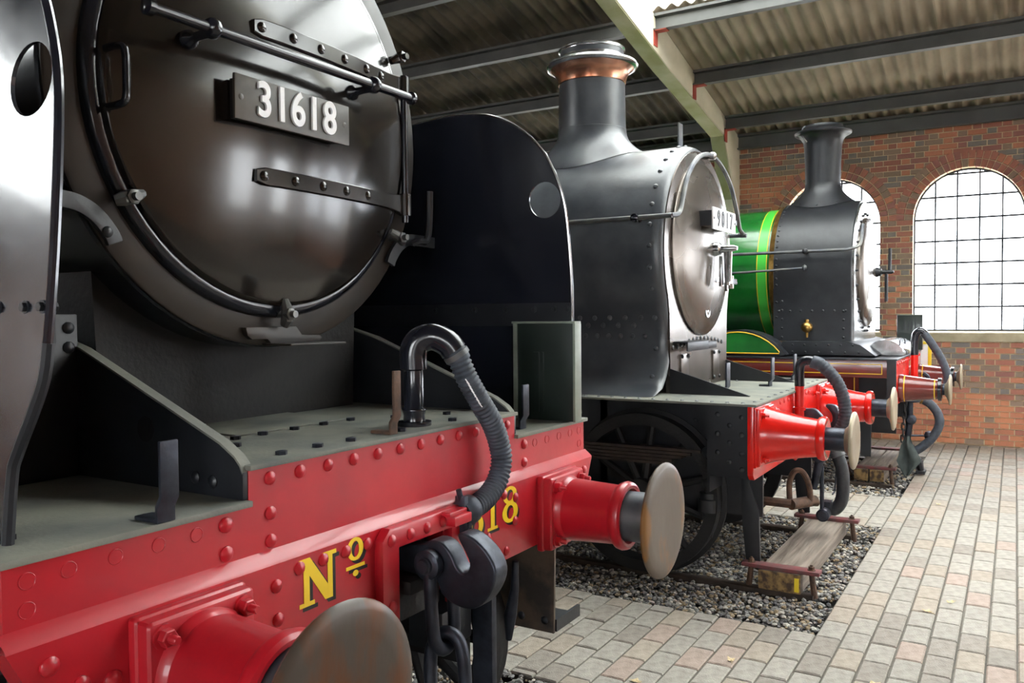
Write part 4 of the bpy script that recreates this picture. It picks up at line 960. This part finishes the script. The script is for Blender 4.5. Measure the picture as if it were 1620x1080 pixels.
b = MB(); b.tube(smooth_path([(X2-.06, 1.27, .36), (X2-.06, 1.275, .5), (X2-.06, 1.25, .585), (X2-.04, 1.21, .60), (X2-.02, 1.175, .55), (X2, 1.155, .46), (X2+.02, 1.16, .36)], 5), .019, 10); b.cyl((X2-.12, 1.25, .385), (X2+.08, 1.14, .385), .036); b.tube([(X2-.16, 1.45, .40), (X2-.12, 1.25, .39)], .03, 8); b.cyl((X2+.04, 1.16, .38), (X2+.09, 1.13, .37), .026)
O('coupling_bow', b, rust, dh2)
b = MB(); lo = smooth_path([(5.92, 1.20, .70), (5.92, 1.09, .755), (5.92, 1.04, .72), (5.92, 1.015, .66), (5.92, .99, .58), (5.92, .985, .45), (5.92, 1.0, .36), (5.92, 1.045, .305), (5.92, 1.085, .33)], 6); b.tube(lo[:16], .045, 12); b.lathe(lo[14], lo[16]-lo[14], [(0, .05), (.03, .052), (.035, .045)], 14); hh2 = O('heating_pipe', b, steel_mid, L2, angle=50)
b = MB(); b.tube(lo[15:], .042, 12); O('heating_hose', b, rubber_k, hh2)
b = MB(); b.tube([(5.98, 1.03, .70), (5.99, 1.04, .55), (5.99, 1.05, .42), (5.96, 1.06, .40)], .006, 6); b.box(5.88, 5.97, 1.06, 1.11, .29, .36); O('hose_chain', b, steel_dark, hh2)

# ================================================================== ENGINE 3, green, by the wall
L3 = thing('steam_locomotive', (X3, .91, 0), 'farthest locomotive with lined green boiler and maroon frames by the brick wall', 'locomotive')
ZC3 = 2.05
s3 = [(.74*math.sin(a), ZC3+.74*math.cos(a)) for a in [math.radians(100)*i/20 for i in range(21)]]+[(.715, 1.75), (.71, 1.6), (.715, 1.365)]
f3 = [(-x, z) for x, z in s3[::-1]]+s3[1:]
b = MB(); b.grid([[(X3+x*k, y, ZC3+(z-ZC3)*k if z > 1.6 else z) for x, z in f3] for y, k in ((1.345, .985), (1.352, 1), (2.085, 1))])
b.add([(X3+x*.985, 1.345, z) for x, z in f3], [tuple(range(len(f3)))]); sb3 = O('smokebox', b, black_satin, L3, angle=40)
b = MB(); b.prism([(X3+x*.97, ZC3+(z-ZC3)*.97 if z > 1.6 else z) for x, z in f3], 'y', 1.325, 1.345); O('smokebox_front', b, polished, sb3)
for i, (x, z) in enumerate(f3):
    if x < .2 and z > 1.4 and i % 1 == 0: inst('rivet', riv_blk['u'], (X3+x*1.0, 2.055, z), sb3, (0, math.atan2(x, z-ZC3), 0), .8)
for k in range(7):
    inst('rivet', riv_blk['s'], (X3-.715, 1.40+.105*k, 1.66), sb3, None, .8)
    inst('rivet', riv_blk['s'], (X3-.715, 2.0, 1.40+.09*k), sb3, None, .8); 
    if k < 4: inst('rivet', riv_blk['s'], (X3-.715, 1.42, 1.40+.085*k), sb3, None, .8)
b = MB(); b.lathe((X3, 0, ZC3), (0, 1, 0), [(1.33, .56), (1.315, .56), (1.30, .55), (1.27, .45), (1.235, .25), (1.225, 0)], 48); O('smokebox_door', b, e2_front, L3, angle=50)
for i in range(26):
    a = 2*PI*i/26; b = MB(); b.dome((X3+.60*math.cos(a), 1.325, ZC3+.60*math.sin(a)), FWD, .014, .02, 8); O('stud', b, black_satin, sb3)
b = MB(); b.lathe((X3, 1.23, ZC3), FWD, [(0, .05), (.05, .04), (.06, .022), (.15, .02), (.17, .01)], 12); b.cyl((X3, 1.13, ZC3+.02), (X3, 1.13, ZC3-.30), .016); b.cyl((X3, 1.10, ZC3), (X3+.03, 1.10, ZC3+.24), .016); O('door_dart_handle', b, black_satin, L3)
b = MB(); rows = []
for t in range(9):
    q = t/8; r = .175+.15*(1-q)**2.2; row = []
    for i in range(36):
        a = 2*PI*i/36; x = r*math.cos(a); zb = ZC3+math.sqrt(max(.01, .74**2-x*x)); row.append((X3+x, 1.75+r*math.sin(a), zb*(1-q)+3.0*q+.006))
    rows.append(row)
b.grid(rows, cu=True); c3 = O('chimney', b, black_satin, L3)
b = MB(); b.lathe((X3, 1.75, 0), (0, 0, 1), [(2.995, .176), (3.2, .178), (3.38, .188), (3.44, .20), (3.48, .225), (3.50, .262), (3.512, .283), (3.53, .285), (3.545, .262), (3.56, .225), (3.575, .20), (3.60, .195), (3.605, .165), (3.40, .15)], 36); O('chimney_top', b, black_satin, c3, angle=60)
for i in range(10):
    a = 2*PI*i/10; x, y = .30*math.cos(a), .30*math.sin(a); inst('rivet', riv_blk['u'], (X3+x, 1.75+y, ZC3+math.sqrt(.74**2-x*x)+.015), c3)
b = MB(); b.tube(smooth_path([(X3-.1, 1.88, 3.60), (X3-.14, 1.92, 3.58), (X3-.17, 1.93, 3.50), (X3-.17, 1.88, 3.42)], 4), .008, 6); O('chimney_wire', b, steel_mid, c3)
b = MB(); b.lathe((X3, 0, ZC3), (0, 1, 0), [(2.12, .69), (2.125, .695), (9, .72)], 56); bo3 = O('boiler', b, green, L3)
b = MB(); b.lathe((X3, 0, ZC3), (0, 1, 0), [(2.08, .745), (2.13, .73), (2.135, .69)], 56); O('brass_boiler_ring', b, brass, bo3)
for y0, y1, m in ((2.165, 2.255, green_lt), (2.158, 2.166, yellow_line), (2.254, 2.262, yellow_line)):
    b = MB(); b.lathe((X3, 0, ZC3), (0, 1, 0), [(y0, .6965), (y0+.0005, .699), (y1-.0005, .699), (y1, .6965)], 56); O('boiler_band', b, m, bo3)
b = MB(); b.tube(smooth_path([(X3-.80, 6, 2.24), (X3-.80, 2.4, 2.24), (X3-.80, 1.50, 2.24), (X3-.79, 1.36, 2.245), (X3-.74, 1.28, 2.28), (X3-.70, 1.265, 2.36), (X3-.62, 1.265, 2.49)], 5), .0155, 10); h3 = O('handrail', b, steel_mid, L3)
for y in (1.76, 3.0):
    b = MB(); b.lathe((X3-.80, y, 2.24), (1, 0, 0), [(-.03, .01), (-.02, .027), (0, .03), (.02, .024), (.09, .016)], 12); O('handrail_knob', b, black_satin, h3)
b = MB(); b.tube([(X3-.78, 6, 2.05), (X3-.78, 2.4, 2.055), (X3-.78, 1.9, 2.075), (X3-.78, 1.77, 2.08)], .011, 8); b.lathe((X3-.78, 1.77, 2.08), FWD, [(-.02, .02), (.0, .035), (.02, .02)], 10); O('ejector_pipe', b, steel_mid, L3)
b = MB(); b.lathe((X3-.79, 1.745, 0), (0, 0, 1), [(1.40, .012), (1.45, .014), (1.455, .028), (1.475, .05), (1.50, .056), (1.53, .048), (1.545, .03), (1.55, .02), (1.575, .02), (1.58, .008)], 16); b.cyl((X3-.79, 1.745, 1.50), (X3-.71, 1.745, 1.50), .015); O('brass_lubricator', b, brass, L3)
# saddle wings and front cover
b = MB(); b.prism([(1.10, 1.235), (1.16, 1.28), (1.24, 1.34), (1.34, 1.366), (1.95, 1.366), (1.99, 1.235)], 'x', X3-.93, X3+.93); sd = O('smokebox_saddle', b, black_satin, L3, bevel=.01)
for k in range(6): inst('rivet', riv_blk['s'], (X3-.93, 1.30+.11*k, 1.335), sd, None, .7); inst('rivet', riv_blk['s'], (X3-.93, 1.25+.12*k, 1.265), sd, None, .7)
b = MB(); b.prism([(1.08+.17*math.cos(PI*i/12), 1.225+.15*math.sin(PI*i/12)) for i in range(13)], 'x', X3-.5, X3+.5); O('valve_cover', b, polished, L3)
for x in (X3-.45, X3): lamp_iron(L3, x, .96, 1.22, .15, steel_dark, 0, .05)
# platform, valance, beam
b = MB(); b.box(X3-1.115, X3+1.115, .90, 9, 1.205, 1.22); O('footplate', b, black_satin, L3, bevel=.003)
b = MB(); b.box(X3-1.10, X3-1.08, .985, 8, 1.045, 1.205); vl = O('valance', b, maroon, L3, bevel=.003)
for z0, z1, y0, y1 in ((1.165, 1.172, 1.03, 8), (1.078, 1.085, 1.03, 8), (1.078, 1.172, 1.025, 1.032)):
    b = MB(); b.box(X3-1.1025, X3-1.0995, y0, y1, z0, z1); O('lining', b, yellow_line, vl)
b = MB(); b.box(X3-1.115, X3-1.08, .91, .985, .80, 1.205); b.box(X3+1.08, X3+1.115, .91, .985, .80, 1.205); b.box(X3-.72, X3-.70, .95, 8, .5, 1.2); b.box(X3+.70, X3+.72, .95, 8, .5, 1.2); b.box(X3-.7, X3+.7, 2.0, 2.05, .3, 1.2); O('main_frame', b, black_satin, L3)
b = MB(); b.box(X3-.98, X3-.965, 1.24, 1.75, .76, 1.05); fr3 = O('frame_panel', b, maroon, L3)
b = MB(); b.box(X3-.9825, X3-.9795, 1.275, 1.283, .78, 1.045); O('lining', b, yellow_line, fr3)
b = MB(); b.box(X3-.93, X3-.90, 1.14, 1.23, .30, .80); O('guard_iron', b, black_satin, L3)
b = MB(); b.box(X3-1.10, X3+1.10, .91, .945, .80, 1.205); bb3 = O('buffer_beam', b, red2, L3, bevel=.006)
for k in range(14):
    for z in (1.17, .86):
        b = MB(); b.dome((X3-1.0+.154*k, .91, z), FWD, .015, .009, 8); O('rivet', b, red2, bb3)
pr3 = [(.905, .128), (.88, .128), (.87, .122), (.60, .088), (.59, .084), (.588, .098), (.56, .098), (.555, .08), (.57, .05)]
for x in (X3-.865, X3+.865):
    bf = buffer(L3, x, .942, .91, .482, pr3, .05, .137, maroon, steel_dark, buffer_tan, 0)
    for y in (.865, .62):
        r = .122-(.87-y)/.27*.034; b = MB(); b.lathe((x, y, .942), FWD, [(0, r+.0008), (.009, r+.0002)], 36); O('lining', b, yellow_line, bf)
    b = MB(); b.lathe((x, .592, .942), FWD, [(0, .086), (.002, .103), (.03, .103), (.035, .085)], 32); O('end_collar', b, black_gloss, bf)
for s in (-1, 1): wheel(L3, X3+s*.76, 2.35, .55, s, 12)
b = MB(); sp3 = [(2.35+.58*math.cos(PI*i/20), .90+.58*math.sin(PI*i/20)) for i in range(21)]
pol = [(y, z) for y, z in sp3 if z > 1.215]; b.prism([(pol[0][0]-.07, 1.22)]+pol+[(pol[-1][0]+.07, 1.22)], 'x', X3-1.05, X3-.78); spl = O('wheel_splasher', b, black_satin, L3, bevel=.004)
pol2 = [(2.35+(y-2.35)*.86, 1.245+(z-1.215)*.80) for y, z in pol]
b = MB(); b.prism([(pol2[0][0], 1.245)]+pol2+[(pol2[-1][0], 1.245)], 'x', X3-1.054, X3-1.05); O('splasher_panel', b, green, spl)
b = MB(); b.tube([(X3-1.055, y, z) for y, z in [(pol2[0][0], 1.25)]+pol2+[(pol2[-1][0], 1.25), (pol2[0][0], 1.25)]], .006, 5); O('lining', b, yellow_line, spl)
# pipes and couplings
b = MB(); b.cyl((X3, .865, .80), (X3, .865, 1.22), .034, n=14); vp3 = O('vacuum_pipe', b, red2, L3)
b = MB(); b.tube(smooth_path([(X3, .865, 1.21), (X3, .865, 1.35), (X3, .85, 1.425), (X3, .81, 1.45), (X3, .77, 1.42)], 5), .036, 12); O('pipe_elbow', b, black_gloss, vp3)
b = MB(); b.tube(smooth_path([(X3, .785, 1.43), (X3, .74, 1.37), (X3, .65, 1.22), (X3, .585, 1.07), (X3, .57, .96), (X3, .60, .90)], 6), .038, 12); O('hose', b, rubber, vp3)
b = MB(); b.cyl((X3-.05, .90, .95), (X3-.05, .80, .95), .03); b.tube(smooth_path([(X3-.05, .82, .95), (X3-.05, .76, .93), (X3-.05, .74, .99), (X3-.05, .78, 1.03)], 4), .022, 8); dh3 = O('drawhook', b, steel_dark, L3)
b = MB(); b.lathe((X3-.05, .90, .74), (0, 0, 1), [(0, .09), (.01, .1), (.08, .1), (.1, .06)], 16); b.cyl((X3-.05, .90, .56), (X3-.05, .90, .76), .03); b.lathe((X3-.1, .89, .56), (1, 0, 0), [(0, .03), (.02, .05), (.1, .05), (.12, .03)], 12); b.cyl((X3-.05, .90, .56), (X3-.05, .93, .25), .035, .025); b.cyl((X3-.05, .90, .40), (X3+.02, .74, .40), .01); b.lathe((X3+.02, .73, .40), (0, 0, 1), [(-.05, 0), (-.04, .035), (0, .05), (.04, .035), (.05, 0)], 14)
O('screw_coupling', b, steel_dark, dh3, angle=40)
for k in range(8): chain_link(dh3, (X3-.17, .93+.003*k, .80-.06*k), .014, .04, .007, 'safety_chain_link', black_satin, PI/2*(k % 2))
b = MB(); lo = smooth_path([(X3, .82, .75), (X3, .78, .755), (X3, .713, .715), (X3, .651, .623), (X3, .639, .517), (X3, .70, .386), (X3, .795, .284), (X3, .858, .235), (X3, .88, .20)], 6); b.tube(lo[:7], .034, 12); hh3 = O('heating_pipe', b, brass, L3)
b = MB(); b.tube(lo[6:], .042, 12); O('heating_hose', b, rubber, hh3)
b = MB(); b.tube([(X3-.02, .90, .30), (X3-.02, .88, .2), (X3-.01, .82, .12), (X3, .80, .05)], [.04, .05, .045, .03], 8); b.box(X3-.06, X3+.1, .76, .84, .02, .05); O('hose_end_coupling', b, black_satin, hh3)

# ================================================================== loose things on the floor
def stop_block(label, x0, x1, y0, y1, h, twin=False, zb=.0165):
    t = thing('timber_stop_block', ((x0+x1)/2, (y0+y1)/2, zb), label, 'stop block', 'timber wheel stops')
    ys = [(y0, y1)] if not twin else [(y0, (y0+y1)/2-.006), ((y0+y1)/2+.006, y1)]
    for a, c_ in ys:
        b = MB(); b.box(x0, x1, a, c_, zb, zb+h); me = mesh_of(b, 'timber_baulk', [timber, timber_end], .008)
        for p in me.polygons:
            if abs(p.normal.x) > .8: p.material_index = 1
        o = O('timber_baulk', me, None, t)
    for i, x in enumerate((x0+.05, x1-.08)):
        b = MB(); n = 8; zt = zb+h
        pts = [(y0-.10+(y1-y0+.2)*k/n, zt+.001+.004*abs(k-n/2)/n) for k in range(n+1)]
        b.prism(pts+[(y, z+.022) for y, z in pts[::-1]], 'x', x-.042, x+.042); cl = O('clamp_bar', b, dull_red, t, bevel=.003)
        for y in (y0-.05, y1+.05):
            b = MB(); b.hexa((x, y, zt+.024), (0, 0, 1), .017, .022, .3); O('clamp_bolt', b, rust, cl)
            s = -1 if y < y0 else 1
            b = MB(); b.cyl((x, y, zt+.01), (x, y+s*.018, zb-.02), .016, .019, 8); O('clamp_leg', b, rust, cl)
    return t
s2 = stop_block('weathered timber stop block with red clamp bars before the middle engine', 4.91, 6.42, 1.045, 1.29, .115)
b = MB(); b.box(4.906, 4.911, 1.055, 1.08, .03, .11); O('paint_mark', b, yellow_bar, s2)
stop_block('pair of short timbers clamped as stop block before the green engine', 8.58, 10.0, 1.06, 1.33, .115, True)
g3 = thing('metal_box', (10.27, 1.0, 1.22), 'dark green metal box on the far corner of the green engine footplate', 'box')
b = MB(); b.box(10.23, 10.31, .88, 1.14, 1.2205, 1.605); O('case', b, green_box, g3, bevel=.005)
b = MB(); b.box(10.222, 10.318, .872, 1.148, 1.605, 1.615); O('lid', b, green_edge, g3)
for k in range(4):
    b = MB(); b.box(10.226, 10.232, .95+.035*k, .96+.035*k, 1.44, 1.54); O('vent_slot', b, black_satin, g3)
yb_ = thing('barrier_sign', (10.37, 1.08, 1.0), 'small yellow framed sign on the far footplate edge of the green engine', 'sign')
for nm, bx, m in (('post', (10.352, 10.385, 1.29, 1.325, 1.0, 1.28), yellow_bar), ('post', (10.352, 10.385, .80, .835, 1.0, 1.28), yellow_bar), ('rail', (10.352, 10.385, .80, 1.325, 1.28, 1.31), yellow_bar), ('rail', (10.352, 10.385, .80, 1.325, .97, 1.0), yellow_bar), ('board', (10.362, 10.372, .835, 1.29, 1.0, 1.28), white_let)):
    b = MB(); b.box(*bx); O(nm, b, m, yb_, bevel=.004)
# rag hanging on the coupling of the green engine
b = MB(); rows = []
for i in range(9):
    z = .42-.05*i; wv = .02+.018*i if i < 6 else .11-.03*(i-5)
    rows.append([(X3-.20+.02*math.sin(k*1.4+i*.5), .90+wv*(k-3)/3+.01*math.sin(i), z+.01*math.sin(k*2.0)) for k in range(7)])
b.grid(rows); b.grid([[(x-.006, y, z) for x, y, z in r] for r in rows]); 
O('rag', b, mat('grey_green_cloth', S(74, 82, 80), .9, var=.3, scale=20), label='grey-green cloth rag hanging on the farthest coupling', cat='rag', angle=70)
# a few dry leaves on the paving
for i, (x, y, a, lb) in enumerate(((3.86, 1.14, .4, 'pale dry leaf on paving in front of the gravel strip'), (3.42, 1.44, 1.3, 'pale dry leaf on paving nearest the near pit'), (3.92, .52, 2.0, 'pale dry leaf on paving below the gravel corner'), (5.03, .40, .9, 'yellowish dry leaf on paving beside the gravel corner'), (5.25, .30, 2.6, 'pale dry leaf lying on paving farther from the gravel corner'), (7.9, .55, .2, 'pale dry leaf on far paving by the second gravel bed'))):
    b = MB(); n = 9; pts = [(.034*math.cos(2*PI*k/n)*(1 if k % 2 else .62), .022*math.sin(2*PI*k/n)*(1 if k % 2 else .62)) for k in range(n)]
    c_, s_ = math.cos(a), math.sin(a); vs = [(x+p*c_-q*s_, y+p*s_+q*c_, .003+.006*(k % 2)) for k, (p, q) in enumerate(pts)]+[(x, y, .006)]
    b.add(vs, [(k, (k+1) % n, n) for k in range(n)]); b.tube([(x, y, .006), (x-c_*.05, y-s_*.05, .004)], .0012, 4)
    O('fallen_leaf', b, leaf_m, label=lb, cat='leaf', group='dry leaves on the paving')
